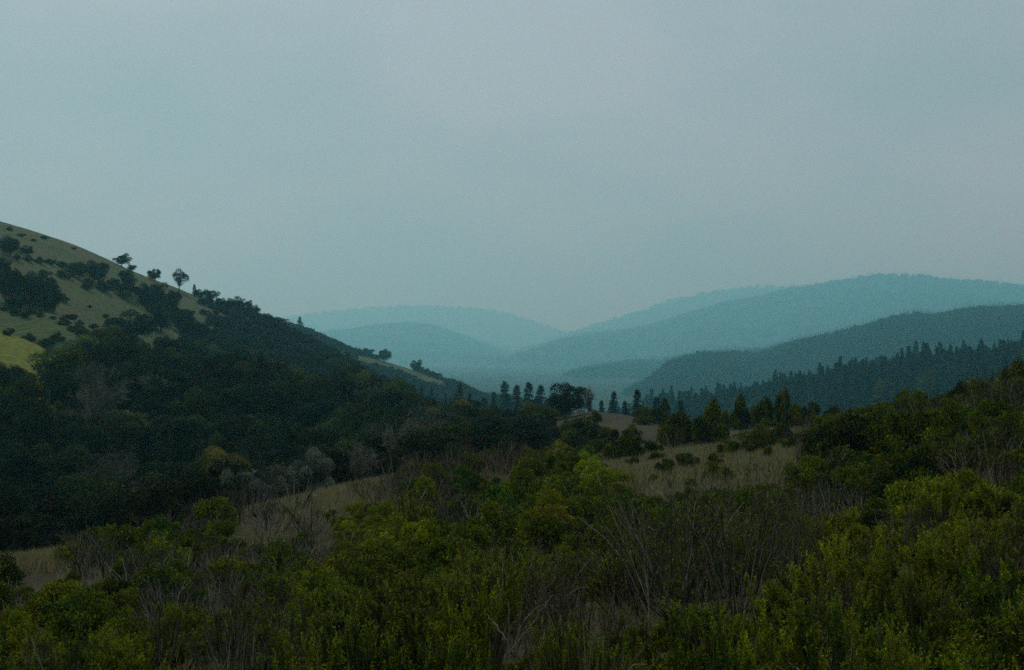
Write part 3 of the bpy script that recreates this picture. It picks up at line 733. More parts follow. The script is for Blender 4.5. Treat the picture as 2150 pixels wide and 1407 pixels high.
for px, pt, r, w, k, t in [(560, 962, 83, 120, 'oak', (0.16, 0.19, 0.145)), (655, 946, 91, 105, 'oak', (0.15, 0.175, 0.135)), (495, 985, 84, 80, 'oak', (0.13, 0.16, 0.125)), (750, 950, 103, 95, 'bare', (0.20, 0.19, 0.16)), (845, 905, 118, 120, 'bare', (0.16, 0.18, 0.13)),
                           (312, 992, 72, 175, 'oak', (0.036, 0.050, 0.026)), (405, 984, 77, 150, 'oak', T_DARK), (262, 1058, 69, 80, 'oak', T_DARK), (455, 1010, 80, 80, 'oak', T_DARK), (60, 1095, 70, 90, 'oak', T_OAK[1])]:
    at_range(k, px, pt, r, w, t if k == 'oak' else (0.05, 0.06, 0.02), stem=t if k == 'bare' else None, group='trees along the edge of the gully', zone='gully', keep=True)

def scatter(n_try, az0, az1, r0, r1, rad, sep, ok=None, g=rng):
    """dart throwing over a sector; rad(r) gives the plant's radius"""
    a = g.uniform(az0, az1, n_try); r = np.sqrt(g.uniform(r0 * r0, r1 * r1, n_try))
    x, y = r * np.sin(a), r * np.cos(a)
    R = rad(r)
    keep = np.ones(n_try, bool) if ok is None else ok(a, r)
    cell = float(R.max() * 2 * sep)
    grid, out = {}, []
    for i in np.nonzero(keep)[0]:
        cx, cyy = int(x[i] // cell), int(y[i] // cell)
        good = True
        for dx in (-1, 0, 1):
            for dy in (-1, 0, 1):
                for j in grid.get((cx + dx, cyy + dy), ()):
                    if (x[i] - x[j]) ** 2 + (y[i] - y[j]) ** 2 < ((R[i] + R[j]) * sep) ** 2:
                        good = False; break
                if not good: break
            if not good: break
        if good:
            grid.setdefault((cx, cyy), []).append(i); out.append(i)
    out = np.array(out)
    return a[out], r[out], R[out]

def brow_row(px):        # row of the near slope's edge in the photo
    return np.interp(px, [-300, 0, 230, 480, 850, 1070, 1250, 1500, 1700, 1950, 2150, 2500], [1160, 1140, 1116, 1044, 984, 945, 905, 880, 890, 860, 815, 760])

def in_gully(a, r):
    px = W0 / 2 + np.tan(a) * F0
    brow = np.interp(px, [-300, 0, 280, 600, 900, 1080, 1180], [66, 70, 76, 88, 104, 125, 150])
    far = np.interp(px, [-300, 0, 110, 180, 300, 450, 700, 950, 1130], [255, 262, 270, 320, 335, 350, 340, 270, 220])
    mound = HILLS['mound'].h(a, r) > ground_h(a, r) + 0.3
    return (r > brow + 4) & (r < far) & ~mound
ga, gr, gR = scatter(9000, float(px2az(-160)), float(px2az(1130)), 72, 385, lambda r: 2.5 + 2.8 * np.clip((r - 80) / 220, 0, 1) + rng.uniform(-0.7, 1.0, len(r)), 0.70, in_gully)
gx, gy = gr * np.sin(ga), gr * np.cos(ga); gz = terrain_h(ga, gr)
spx = np.array([(s['x'], s['y'], s['R']) for s in SPECS if s['zone'] == 'gully'])
for i in range(len(ga)):
    if np.any(np.hypot(spx[:, 0] - gx[i], spx[:, 1] - gy[i]) < 0.62 * (spx[:, 2] + gR[i])): continue
    pxi = W0 / 2 + math.tan(ga[i]) * F0
    c = fbm(np.array([gx[i] / 26]), np.array([gy[i] / 26]), 77)[0] + 0.45 * rng.normal()
    far = np.clip((gr[i] - 180) / 150, 0, 1)
    if rng.random() < 0.05 + 0.04 * (pxi > 650): spec('bare', gx[i], gy[i], gz[i], gR[i], gR[i] * 1.35, (0.05, 0.06, 0.02), stem=jit((0.065, 0.075, 0.06), 0.2), group='trees in the wooded gully', zone='gully')
    else:
        t = T_GOLD if c > 0.95 else T_OLIVE if c > 0.45 else ((0.032, 0.054, 0.012) if c > 0.2 else (T_OAK[1] if c > -0.1 else (T_OAK[0] if c > -0.5 else T_DARK)))
        spec('oak', gx[i], gy[i], gz[i], gR[i], gR[i] * rng.uniform(1.25, 1.75) * (0.78 if pxi > 850 else 1), jit(t, 0.12), group='trees in the wooded gully', zone='gully')

# ---- firs, oak and bare tree on the brow of the valley
CENTRE = [
    (963, 866, 47, 72, 'fir', 400), (935, 860, 26, 40, 'fir', 400), (905, 845, 23, 36, 'fir', 430), (988, 866, 31, 48, 'fir', 400), (850, 830, 22, 34, 'fir', 430), (882, 842, 26, 40, 'fir', 430), (1012, 868, 26, 40, 'fir', 400), (1036, 864, 33, 50, 'fir', 360),
    (1061, 862, 47, 72, 'fir', 340), (1083, 860, 40, 62, 'fir', 340), (1104, 862, 47, 72, 'fir', 340), (1136, 868, 47, 72, 'fir', 300), (1122, 868, 30, 46, 'fir', 320), (1150, 872, 29, 44, 'fir', 300),
    (1286, 866, 34, 52, 'fir', 240), (1262, 868, 22, 34, 'fir', 240), (1338, 872, 43, 66, 'fir', 240), (1372, 872, 31, 48, 'fir', 240), (1318, 872, 23, 36, 'fir', 240), (1398, 874, 29, 44, 'fir', 240), (1430, 876, 29, 44, 'fir', 260), (1245, 866, 17, 26, 'fir', 240),
]
for _ in range(22):                 # smaller trees that close the belt
    px = rng.uniform(840, 1165)
    CENTRE.append((px, 862 + (px - 1000) * 0.03, 26, rng.uniform(26, 44), 'fir' if rng.random() < 0.7 else 'oak', 400))
for px, py, w, h, k, lo in CENTRE:
    rr = 420 if px > 1200 else 560 + 40 * (int(px) % 3)
    Hm = (729.5 - (py - h)) / F0 * rr - float(terrain_h(px2az([px]), np.array([rr]))[0])
    full = min(w * Hm / (h * rr / F0), 0.44 * Hm / rr * F0)          # the cone widens below the part in view
    at_range(k, px, py - h * 0.84, rr, full, jit((0.006, 0.024, 0.016), 0.15), group='firs along the valley edge', zone='edge', keep=True)
at_pixel('oak', 1187, 878, 92, 86, (0.008, 0.018, 0.009), 240, group='trees on the valley edge', zone='single', label='single dark round oak standing against the teal mist', keep=True, proto=2, sink=0.04)
at_pixel('bare', 1236, 872, 34, 46, (0.1, 0.1, 0.05), 240, stem=(0.07, 0.055, 0.04), group='trees on the valley edge', zone='single', label='small bare brown tree beside the dark round oak', keep=True)

# ---- trees on the crest of the spur behind the hill
for px, py, w, h, k in [(772, 748, 32, 18, 'oak'), (806, 760, 34, 26, 'oak'), (846, 770, 24, 16, 'oak'), (872, 780, 30, 24, 'oak'), (738, 736, 24, 36, 'fir'), (630, 692, 18, 26, 'fir'), (905, 792, 22, 12, 'oak'), (560, 672, 34, 14, 'oak'), (590, 682, 34, 16, 'oak'), (660, 700, 40, 20, 'oak'), (700, 716, 40, 22, 'oak')]:
    at_pixel(k, px, py, w, h, jit((0.009, 0.027, 0.016), 0.12), 900, group='trees on the spur behind the hill', zone='spur', keep=True)
at_pixel('fir', 409, 622, 14, 24, (0.02, 0.03, 0.018), 400, group='trees on the grassy hill', zone='single', label='tiny pointed conifer on the grassy hill crest', keep=True)

# ---- bushes on the grassy shoulder to the right
SHOULDER = [  # column, foot row, width, height, tint, kind
    (1212, 950, 92, 80, 0), (1180, 930, 50, 46, 1), (1250, 885, 34, 22, 3), (1310, 972, 92, 66, 1), (1352, 892, 50, 42, 0), (1388, 888, 50, 44, 3), (1420, 945, 90, 86, 1), (1488, 940, 84, 92, 0), (1455, 935, 50, 50, 3),
    (1596, 952, 104, 64, 2), (1636, 935, 60, 50, 0), (1556, 880, 60, 46, 3), (1592, 878, 50, 46, 0), (1641, 868, 44, 56, 3), (1610, 872, 40, 40, 0), (1668, 908, 56, 56, 1), (1250, 925, 60, 40, 0), (1330, 925, 40, 30, 3),
    (1730, 985, 120, 100, 0), (1800, 985, 150, 120, 3), (1870, 985, 120, 110, 0), (1770, 930, 90, 66, 1), (1840, 910, 80, 50, 1), (1930, 970, 110, 100, 0), (1985, 950, 90, 100, 1), (1930, 905, 60, 60, 0),
    (1950, 860, 56, 84, 1), (1855, 862, 60, 60, 0), (1905, 870, 50, 50, 2), (2030, 860, 60, 60, 2), (2010, 870, 50, 70, 0), (2075, 815, 56, 44, 1), (2130, 830, 70, 76, 1), (2147, 790, 50, 60, 0), (2110, 960, 100, 80, 0), (2050, 940, 70, 60, 1),
    (1700, 880, 50, 36, 3), (1745, 878, 46, 30, 0), (1800, 872, 50, 40, 3),
]
T_SH = [(0.022, 0.036, 0.006), (0.040, 0.052, 0.006), (0.070, 0.074, 0.008), (0.010, 0.020, 0.006)]
for px, py, w, h, t in SHOULDER:
    at_pixel('bush', px, py, w * 1.1, h * 0.95, jit(T_SH[t], 0.1), 30, group='rounded bushes on the grassy shoulder', zone='shoulder', keep=True)
for px, pt, r, w, t in [(1556, 836, 158, 62, 3), (1594, 834, 156, 54, 0), (1642, 812, 150, 48, 3), (1612, 830, 165, 44, 0), (1352, 850, 200, 54, 0), (1390, 844, 205, 54, 3), (1702, 846, 140, 54, 3), (1746, 848, 140, 50, 0), (1520, 858, 165, 40, 0), (1470, 862, 175, 40, 3)]:
    at_range('bush', px, pt, r, w, jit(T_SH[t], 0.1), group='rounded bushes on the grassy shoulder', zone='shoulder', keep=True)
for px, py, w, h, t in [(1275, 935, 62, 42, 3), (1372, 958, 56, 34, 0), (1532, 962, 62, 34, 0), (1500, 985, 50, 30, 1), (1440, 990, 64, 36, 3), (1560, 930, 44, 26, 1), (1662, 950, 54, 34, 0), (1258, 962, 56, 36, 0), (1342, 945, 44, 28, 3), (1400, 1000, 60, 34, 0)] + [(float(rng.uniform(1300, 1690)), float(rng.uniform(905, 985)), float(rng.uniform(26, 64)), float(rng.uniform(16, 36)), int(rng.integers(4))) for _ in range(16)]:
    at_pixel('bush', px, py, w, h, jit(T_SH[t], 0.1), 30, group='rounded bushes on the grassy shoulder', zone='shoulder', keep=True)
for px, py, w, h, t in [(2080, 890, 130, 120, (0.10, 0.078, 0.075)), (2130, 890, 110, 110, (0.10, 0.078, 0.075)), (2030, 900, 90, 80, (0.09, 0.075, 0.066)), (1890, 890, 70, 60, (0.085, 0.08, 0.07)), (1760, 895, 60, 40, (0.09, 0.085, 0.08)), (1690, 870, 60, 40, (0.08, 0.08, 0.075)),
                        (1100, 935, 90, 60, (0.075, 0.062, 0.055)), (1240, 960, 90, 50, (0.075, 0.068, 0.066)), (1130, 960, 80, 50, (0.11, 0.075, 0.065)), (1170, 965, 60, 50, (0.085, 0.07, 0.06)), (1990, 890, 60, 60, (0.09, 0.08, 0.06))]:
    at_pixel('twigbush', px, py, w, h, (0.05, 0.05, 0.02), 30, stem=t, group='leafless brown bushes on the grassy shoulder', zone='shouldertwig', keep=True)

# ---- the brush on the near slope
ZONES = [  # centre column, row, half sizes, kind
    (110, 1146, 140, 34, 'grass'), (550, 1052, 90, 30, 'grass'), (650, 1030, 100, 36, 'grass'), (770, 1006, 90, 28, 'grass'), (1045, 965, 45, 26, 'grass'), (1290, 915, 55, 40, 'grass'), (1300, 862, 60, 18, 'grass'), (1400, 925, 70, 40, 'grass'), (1470, 965, 130, 34, 'grass'), (1580, 950, 110, 44, 'grass'), (1640, 925, 60, 40, 'grass'), (1560, 885, 120, 18, 'grass'), (1350, 985, 90, 22, 'grass'),
    (60, 1180, 100, 24, 'grass'),
    (520, 1110, 110, 80, 'grey'), (420, 1265, 150, 80, 'grey'), (520, 1345, 80, 80, 'grey'), (150, 1195, 60, 40, 'grey'), (690, 1165, 60, 60, 'grey'), (850, 1030, 90, 35, 'brown'), (1000, 985, 90, 28, 'rust'), (890, 1065, 60, 40, 'brown'),
    (1200, 1345, 150, 80, 'brown'), (1700, 1095, 60, 110, 'grey'), (1480, 1020, 200, 40, 'brown'), (1600, 985, 90, 25, 'rust'), (740, 1395, 70, 40, 'grey'), (330, 1120, 60, 30, 'grey'), (560, 1180, 60, 40, 'grey'), (1950, 1230, 70, 60, 'brown'),
    (2080, 1020, 70, 40, 'brown'), (1950, 1150, 60, 36, 'brown'), (1800, 1060, 60, 36, 'grey'), (2100, 1190, 50, 36, 'brown'), (1880, 1200, 40, 30, 'grey'),
    (770, 1140, 60, 60, 'yellow'), (60, 1345, 90, 60, 'yellow'), (430, 1330, 60, 40, 'yellow'), (960, 1250, 110, 60, 'yellow'), (1180, 1040, 100, 55, 'olive'), (1290, 1010, 70, 28, 'lime'), (660, 1250, 30, 20, 'gold'), (1850, 1130, 90, 60, 'yellow'), (2010, 1090, 80, 50, 'yellow'), (1180, 1130, 28, 18, 'gold'), (240, 1180, 60, 40, 'olive'),
    (830, 1335, 110, 80, 'dark'), (1860, 1010, 120, 40, 'dark'), (260, 1110, 60, 30, 'dark'), (1760, 1040, 60, 40, 'dark'),
]
TINT = {'olive': (0.064, 0.090, 0.006), 'green': (0.028, 0.084, 0.006), 'yellow': (0.165, 0.190, 0.007), 'lime': (0.190, 0.230, 0.009), 'gold': (0.140, 0.110, 0.010), 'dark': (0.013, 0.032, 0.007)}
STEM = {'grey': (0.150, 0.140, 0.116), 'brown': (0.140, 0.110, 0.080), 'rust': (0.19, 0.12, 0.085)}
def zone_kind(px, py, g):
    best, bk = 1.15, None
    for cx, cyy, rx, ry, k in ZONES:
        d = math.hypot((px - cx) / rx, (py - cyy) / ry) + 0.12 * g.normal()
        if d < best: best, bk = d, k
    if bk is None or (bk != 'grass' and g.random() < (0.36 if bk in ('grey', 'brown', 'rust') else 0.16)):
        u = g.random()
        bk = 'olive' if u < 0.36 else 'green' if u < 0.62 else 'yellow' if u < 0.72 else 'dark' if u < 0.85 else 'grey' if u < 0.93 else 'brown'
    return bk

def on_slope(a, r):
    px = W0 / 2 + np.tan(a) * F0
    return r < np.interp(px, [-300, 0, 230, 480, 850, 1070, 1250, 1500, 1700, 1950, 2150, 2500], [62, 66, 72, 82, 100, 118, 128, 135, 125, 118, 116, 116])
sa, sr, sR = scatter(36000, float(px2az(-260)), float(px2az(2420)), 7.5, 136, lambda r: (0.46 + 0.46 * np.clip((r - 9) / 50, 0, 1)) * rng.uniform(0.55, 1.55, len(r)), 0.60, on_slope)
sx, sy = sr * np.sin(sa), sr * np.cos(sa); sz = ground_h(sa, sr)
CLUMPS = [(1425, 1312, 330, 345, 0), (1545, 1305, 290, 330, 1), (1650, 1245, 200, 270, 2), (1330, 1290, 260, 250, 1)]
for px, py, w, h, k in CLUMPS:
    at_pixel('willow', px, py, w, h, (0.07, 0.07, 0.02), 10, stem=[(0.17, 0.16, 0.13), (0.14, 0.125, 0.10), (0.18, 0.17, 0.14)][k], proto=k % 3, group='tall bare willow clumps', zone='willow', keep=True)
# ---- the nearest bushes, cut by the lower edge of the view: column, row of the top, distance, width, tone
NEAR = [(1390, 1345, 10.5, 210, 'yellow'), (1500, 1300, 12.0, 230, 'green'), (1625, 1225, 13.5, 270, 'yellow'), (1560, 1370, 9.6, 240, 'olive'), (1750, 1250, 13.0, 230, 'green'), (1985, 1245, 11.5, 330, 'green'), (2100, 1270, 10.0, 260, 'olive'), (1870, 1300, 10.8, 220, 'yellow'), (1740, 1370, 9.2, 230, 'olive'), (2010, 1370, 8.8, 260, 'yellow'),
        (880, 1250, 14.5, 270, 'dark'), (770, 1290, 14.0, 220, 'dark'), (1000, 1205, 18.0, 230, 'yellow'), (90, 1320, 13.5, 260, 'olive'), (360, 1335, 13.5, 220, 'green'), (230, 1365, 12.0, 200, 'yellow'), (620, 1330, 13.0, 220, 'olive'), (1790, 1110, 20.0, 230, 'yellow'), (2010, 1075, 22.0, 230, 'yellow'), (1920, 1180, 16.0, 200, 'olive'), (2110, 1130, 15.0, 220, 'green'),
        (940, 1330, 12.0, 190, 'green'), (1275, 1325, 12.5, 200, 'dark'), (1190, 1300, 14.0, 190, 'olive'), (1325, 1375, 10.5, 190, 'green'), (1240, 1250, 17.0, 170, 'dark'), (1210, 1385, 10.0, 170, 'dark'), (1340, 1270, 17.0, 150, 'dark'), (500, 1370, 11.5, 200, 'dark'), (-20, 1250, 17, 220, 'green'), (1120, 1370, 11.0, 170, 'olive')]
for px, pt, r, w, tone in NEAR:
    az = float(px2az(px)); zg = float(ground_h(az, r))
    zt = (729.5 - pt) / F0 * r
    spec('brush', r * math.sin(az), r * math.cos(az), zg, w * r / F0 / 2 * 1.05, max(0.5, zt - zg) / 1.25, jit(TINT[tone], 0.08), tone=tone, near=True, group='green shrubs on the near slope', zone='slope', keep=True)
for px, pt, r, w in [(1235, 1285, 12.5, 240), (1300, 1300, 14, 220), (1180, 1310, 11.5, 200), (1270, 1350, 10.5, 220), (480, 1215, 24, 150), (520, 1290, 17, 200), (330, 1230, 24, 170), (600, 1320, 15, 160)]:
    at_range('twig', px, pt, r, w, (0.06, 0.06, 0.015), stem=jit(STEM['brown' if px > 900 else 'grey'], 0.1), tone='brown' if px > 900 else 'grey', near=True, group='leafless twiggy shrubs on the near slope', zone='slope', keep=True)
wl = np.array([(s['x'], s['y']) for s in SPECS if s['kind'] == 'willow'])
shp = np.array([(s['x'], s['y'], s['R']) for s in SPECS if s['zone'] in ('shoulder', 'shouldertwig')])
GRASS_PTS = []
for i in range(len(sa)):
    pxi, pyi = project(sx[i], sy[i], sz[i] + 0.3)
    k = zone_kind(pxi, pyi, rng)
    if k == 'grass':
        GRASS_PTS.append((sx[i], sy[i], sz[i], sR[i]))
        if rng.random() > 0.10: continue
        k = 'olive' if rng.random() < 0.5 else 'brown'
    if np.any(np.hypot(shp[:, 0] - sx[i], shp[:, 1] - sy[i]) < shp[:, 2] * 0.8): continue
    if np.min(np.hypot(wl[:, 0] - sx[i], wl[:, 1] - sy[i])) < 1.35: continue
    # keep the view of the willow clumps open
    if 1240 < pxi < 1720 and 17 < sr[i] < 27 and rng.random() < 0.3: continue
    # nothing tall grows where the photo looks over it at the open grass
    top = project(sx[i], sy[i], sz[i] + sR[i] * (2.1 if k in STEM else 1.5))[1]
    if any(kz == 'grass' and math.hypot((pxi - zx) / zrx, (top - zy) / zry) < 1 for zx, zy, zrx, zry, kz in ZONES):
        if k in STEM or rng.random() < 0.5: continue
        sR[i] *= 0.45
    near = sr[i] < 34
    if k in STEM:
        spec('twig', sx[i], sy[i], sz[i], sR[i] * 1.05, sR[i] * rng.uniform(1.1, 1.9), jit((0.06, 0.06, 0.015), 0.2), stem=jit(STEM[k], 0.12), tone=k, group='leafless twiggy shrubs on the near slope', zone='slope', near=near)
    else:
        spec('brush', sx[i], sy[i], sz[i], sR[i], sR[i] * rng.uniform(0.8, 1.35), jit(TINT[k], 0.13), tone=k, group='green shrubs on the near slope', zone='slope', near=near)

# ---- conifer wood on the facing slope
def on_fir(a, r):
    return HILLS['fir'].h(a, r) > ground_h(a, r) + 0.2
fa, fr, fR = scatter(14000, float(px2az(1270)), float(px2az(2330)), 640, 1250, lambda r: rng.uniform(3.0, 6.0, len(r)), 0.68, on_fir)
fx, fy, fz = fr * np.sin(fa), fr * np.cos(fa), terrain_h(fa, fr)
for i in range(len(fa)):
    round_ = rng.random() < 0.42
    spec('oak' if round_ else 'fir', fx[i], fy[i], fz[i], fR[i] * (1.3 if round_ else 1), rng.uniform(7, 11) if round_ else (rng.uniform(8, 16) if rng.random() < 0.93 else rng.uniform(16, 20)) * (1 + 0.35 * noise2(np.array([fx[i] / 22]), np.array([fy[i] / 22]), 4)[0]), jit((0.006, 0.024, 0.016), 0.2), group='trees of the conifer wood', zone='wood')

# ------------------------------------------------------------------ who is seen: paint the plants front to back on a coarse raster
BW, BH, BS = 860, 563, 0.4
buf = np.zeros((BH, BW), bool)
YY, XX = np.mgrid[0:BH, 0:BW]
for s in sorted(SPECS, key=lambda s: s['r']):
    cx, cyp, a, b = s['px'] * BS, s['py'] * BS, s['wp'] * BS * 0.5, s['hp'] * BS * 0.5
    x0, x1, y0, y1 = int(max(0, cx - a)), int(min(BW, cx + a + 2)), int(max(0, cyp - b)), int(min(BH, cyp + b + 2))
    s['seen'] = 0.0
    if x1 <= x0 or y1 <= y0: continue
    sub = ((XX[y0:y1, x0:x1] - cx) / max(a, .6)) ** 2 + ((YY[y0:y1, x0:x1] - cyp) / max(b, .6)) ** 2 < 1
    new = sub & ~buf[y0:y1, x0:x1]
    s['seen'] = float(new.sum()) / BS / BS
    if s['kind'] in ('twig', 'twigbush', 'bare', 'willow'): new &= ((XX[y0:y1, x0:x1] * 7 + YY[y0:y1, x0:x1] * 13) % 5) < 2
    buf[y0:y1, x0:x1] |= new

def proto_of(s, g):
    k = s['kind']
    if k == 'brush': return (SHRUB_NEAR if s['near'] else SHRUB_FAR), 1.0
    if k in ('bush', 'shrub'): return SHRUB_FAR, 1.0
    if k == 'twig': return (TWIG_NEAR if s['near'] else TWIG_FAR), 1.0
    if k == 'twigbush': return TWIG_FAR, 1.0
    if k == 'willow': return WILLOW, 1.0
    if k == 'oak': return OAK, 1.35
    if k == 'open': return OAK_OPEN, 1.45
    if k == 'bare': return BARE, 1.25
    if k == 'fir': return (FIR_TALL if s['zone'] == 'edge' else FIR), 1.0
NAME = {'brush': 'shrub', 'bush': 'bush', 'shrub': 'shrub', 'twig': 'twiggy_shrub', 'twigbush': 'twiggy_bush', 'willow': 'bare_willow', 'oak': 'oak_tree', 'open': 'oak_tree', 'bare': 'bare_tree', 'fir': 'fir_tree'}
CAT = {'brush': 'shrub', 'bush': 'bush', 'shrub': 'shrub', 'twig': 'twiggy shrub', 'twigbush': 'bush', 'willow': 'willow', 'oak': 'tree', 'open': 'tree', 'bare': 'bare tree', 'fir': 'conifer'}
LIMIT = {'brush': 290, 'twig': 150, 'fir': 120, 'oak': 290}
SRC = {}
kept, rest = [], []
for kind in {s['kind'] for s in SPECS}:
    ss = sorted([s for s in SPECS if s['kind'] == kind], key=lambda s: (not s.get('keep', False), -s['seen']))
    for i, s in enumerate(ss):
        big = s['seen'] >= (60 if kind in ('brush', 'twig') else 25)
        if (s.get('keep') or (big and i < LIMIT.get(kind, 290))) and s['seen'] > 12: kept.append(s)
        else: rest.append(s)
for s in sorted(kept, key=lambda s: (s['r'])):
    k = s['kind']; pr, unit = proto_of(s, rng)
    pi = s.get('proto', int(rng.integers(len(pr))))
    if k == 'fir': sc_ = (s['R'] / 0.2, s['R'] / 0.2, s['H'])
    elif k in ('twig', 'twigbush', 'willow'): sc_ = (s['R'] / 0.85, s['R'] / 0.85, s['H'])
    else: sc_ = (s['R'], s['R'], s['H'] / unit)
    dz = -s.get('sink', 0.0) * s['H'] if k in ('oak', 'open', 'bare', 'fir') else -0.02
    e = thing(NAME[k], CAT[k], s['group'], (s['x'], s['y'], s['z'] + dz), pr[pi], sc_, rng.uniform(0, 6.28), s['tint'], s.get('stem') or (0.075, 0.062, 0.05), (rng.normal(0, 0.04), rng.normal(0, 0.04)), spec=s)
    for c in e.children: SRC.setdefault(c.data.name, c)

def as_stuff(name, label, cat, ss, protos, tint, part=1, sizef=lambda s: s['R']):
    src = [SRC[p[part].name] for p in protos if p[part].name in SRC]
    if not ss or not src: return
    scatter_stuff(name, label, cat, [(s['x'], s['y'], s['z']) for s in ss], rng.uniform(0, 6.28, len(ss)), [sizef(s) for s in ss], rng.integers(0, len(src), len(ss)), src, tint)
br = [s for s in rest if s['kind'] == 'brush' and s['px'] > -350]
as_stuff('undergrowth', 'low olive green brush filling the near slope between the larger shrubs', 'undergrowth', [s for s in br if s['tone'] in ('olive', 'green', 'dark')], SHRUB_FAR, (0.034, 0.056, 0.006))
as_stuff('yellow_undergrowth', 'small yellow green brush scattered over the near slope', 'undergrowth', [s for s in br if s['tone'] not in ('olive', 'green', 'dark')], SHRUB_FAR, (0.105, 0.115, 0.008))
tw = [s for s in rest if s['kind'] == 'twig']
as_stuff('dead_undergrowth', 'thin leafless twigs filling gaps on the near slope', 'undergrowth', tw, TWIG_FAR, (0.105, 0.085, 0.070), 1, lambda s: s['R'] / 0.8)
fw = [s for s in rest if s['kind'] in ('fir',)]
as_stuff('conifer_forest', 'dark conifer forest covering the facing slope as one mass', 'forest', fw, FIR, (0.006, 0.024, 0.016), 1, lambda s: s['H'])
ow = [s for s in rest if s['kind'] == 'oak' and s['zone'] == 'wood']
as_stuff('broadleaf_forest', 'round broadleaf crowns mixed into the conifer slope', 'forest', ow, OAK, (0.008, 0.026, 0.014), 1, lambda s: s['R'])

# ---- woods on the farther ridges, each one mass
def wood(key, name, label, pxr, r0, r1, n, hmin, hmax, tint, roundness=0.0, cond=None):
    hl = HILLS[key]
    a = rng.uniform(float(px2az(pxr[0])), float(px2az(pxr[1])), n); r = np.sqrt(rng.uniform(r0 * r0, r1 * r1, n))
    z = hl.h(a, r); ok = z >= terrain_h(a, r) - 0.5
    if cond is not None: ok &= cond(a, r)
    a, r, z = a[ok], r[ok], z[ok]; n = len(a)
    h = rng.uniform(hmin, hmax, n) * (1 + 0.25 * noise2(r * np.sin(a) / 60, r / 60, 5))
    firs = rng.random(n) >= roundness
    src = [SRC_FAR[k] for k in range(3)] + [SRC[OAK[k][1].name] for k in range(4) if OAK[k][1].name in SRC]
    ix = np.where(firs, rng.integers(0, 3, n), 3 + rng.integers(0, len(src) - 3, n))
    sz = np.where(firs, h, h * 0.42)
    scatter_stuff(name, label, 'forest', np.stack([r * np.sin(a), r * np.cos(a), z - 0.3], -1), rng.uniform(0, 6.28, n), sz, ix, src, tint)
SRC_FAR = []
for k, (px, py) in enumerate([(1600, 812), (1740, 786), (1870, 765)]):
    x, y, z, r = pick(px, py, 300)
    hh = 16.0 - k
    e = thing('fir_tree', 'conifer', 'trees of the conifer wood', (x, y, z), FIR_FAR[k], (hh, hh, hh), k, (0.006, 0.024, 0.016), (0.05, 0.04, 0.03),
              spec=dict(kind='fir', zone='wood', px=px, py=py - 25, r=r, seen=400, wp=30, hp=50, tint=(0.006, 0.024, 0.016), R=2, H=hh, x=x, y=y, z=z))
    SRC_FAR.append(e.children[1])
wood('second', 'conifer_forest', 'blue conifer forest on the second ridge behind the dark slope', (1200, 2400), 2200, 3800, 24000, 14, 30, (0.007, 0.026, 0.018), 0.4)
wood('third', 'conifer_forest', 'faint conifer forest on the low spur in the valley', (1000, 2100), 4500, 6400, 12000, 26, 42, (0.007, 0.026, 0.018), 0.4)
wood('fourth', 'conifer_forest', 'misty forest on the long high ridge', (1000, 2400), 7900, 12900, 18000, 36, 60, (0.008, 0.028, 0.020), 0.35)
wood('fifth', 'conifer_forest', 'barely visible forest on the farthest ridge', (1080, 2000), 14400, 18800, 5000, 46, 76, (0.008, 0.028, 0.020), 0.3)
wood('west', 'conifer_forest', 'misty forest on the rounded hill across the valley', (420, 1180), 9800, 14300, 7000, 36, 58, (0.008, 0.028, 0.020), 0.5)
wood('farwest', 'conifer_forest', 'faintest forest on the far rounded hill', (420, 1350), 18200, 23000, 5000, 44, 70, (0.008, 0.028, 0.020), 0.5)

# ---- brush on the hill's right flank and on the spur behind it
def flank(a, r):
    px, py = project(r * np.sin(a), r * np.cos(a), HILLS['main'].h(a, r))
    crest = np.interp(px, [380, 430, 540, 640, 750, 900], [612, 632, 662, 712, 772, 850])
    grass = (px > 400) & (np.abs(py - np.interp(px, [400, 430, 500], [672, 685, 720])) < 6) & (px < 500)
    dens = np.clip((px - 400) / 110, 0, 1) * 0.75 + np.clip((py - crest - 20) / 60, 0, 1) * 0.5
    return (px > 385) & (py > crest + 4) & ~grass & (rng.random(len(px)) < dens)
def spur_ok(a, r):
    px, py = project(r * np.sin(a), r * np.cos(a), HILLS['spur'].h(a, r))
    strip = np.interp(px, [660, 740, 830, 940], [724, 748, 768, 810])
    grass = (px > 665) & (px < 940) & (py > strip - 5) & (py < strip + 13) & ~((px > 728) & (px < 748))
    return ~grass
wood('main', 'chaparral', 'grey green brush covering the right flank of the hill', (380, 1120), 380, 760, 4200, 3.0, 8.5, (0.020, 0.034, 0.024), 1.0, flank)
wood('spur', 'spur_forest', 'blue green trees over the spur behind the grassy hill', (480, 1140), 850, 1330, 9000, 4.5, 9.5, (0.014, 0.032, 0.022), 0.8, spur_ok)
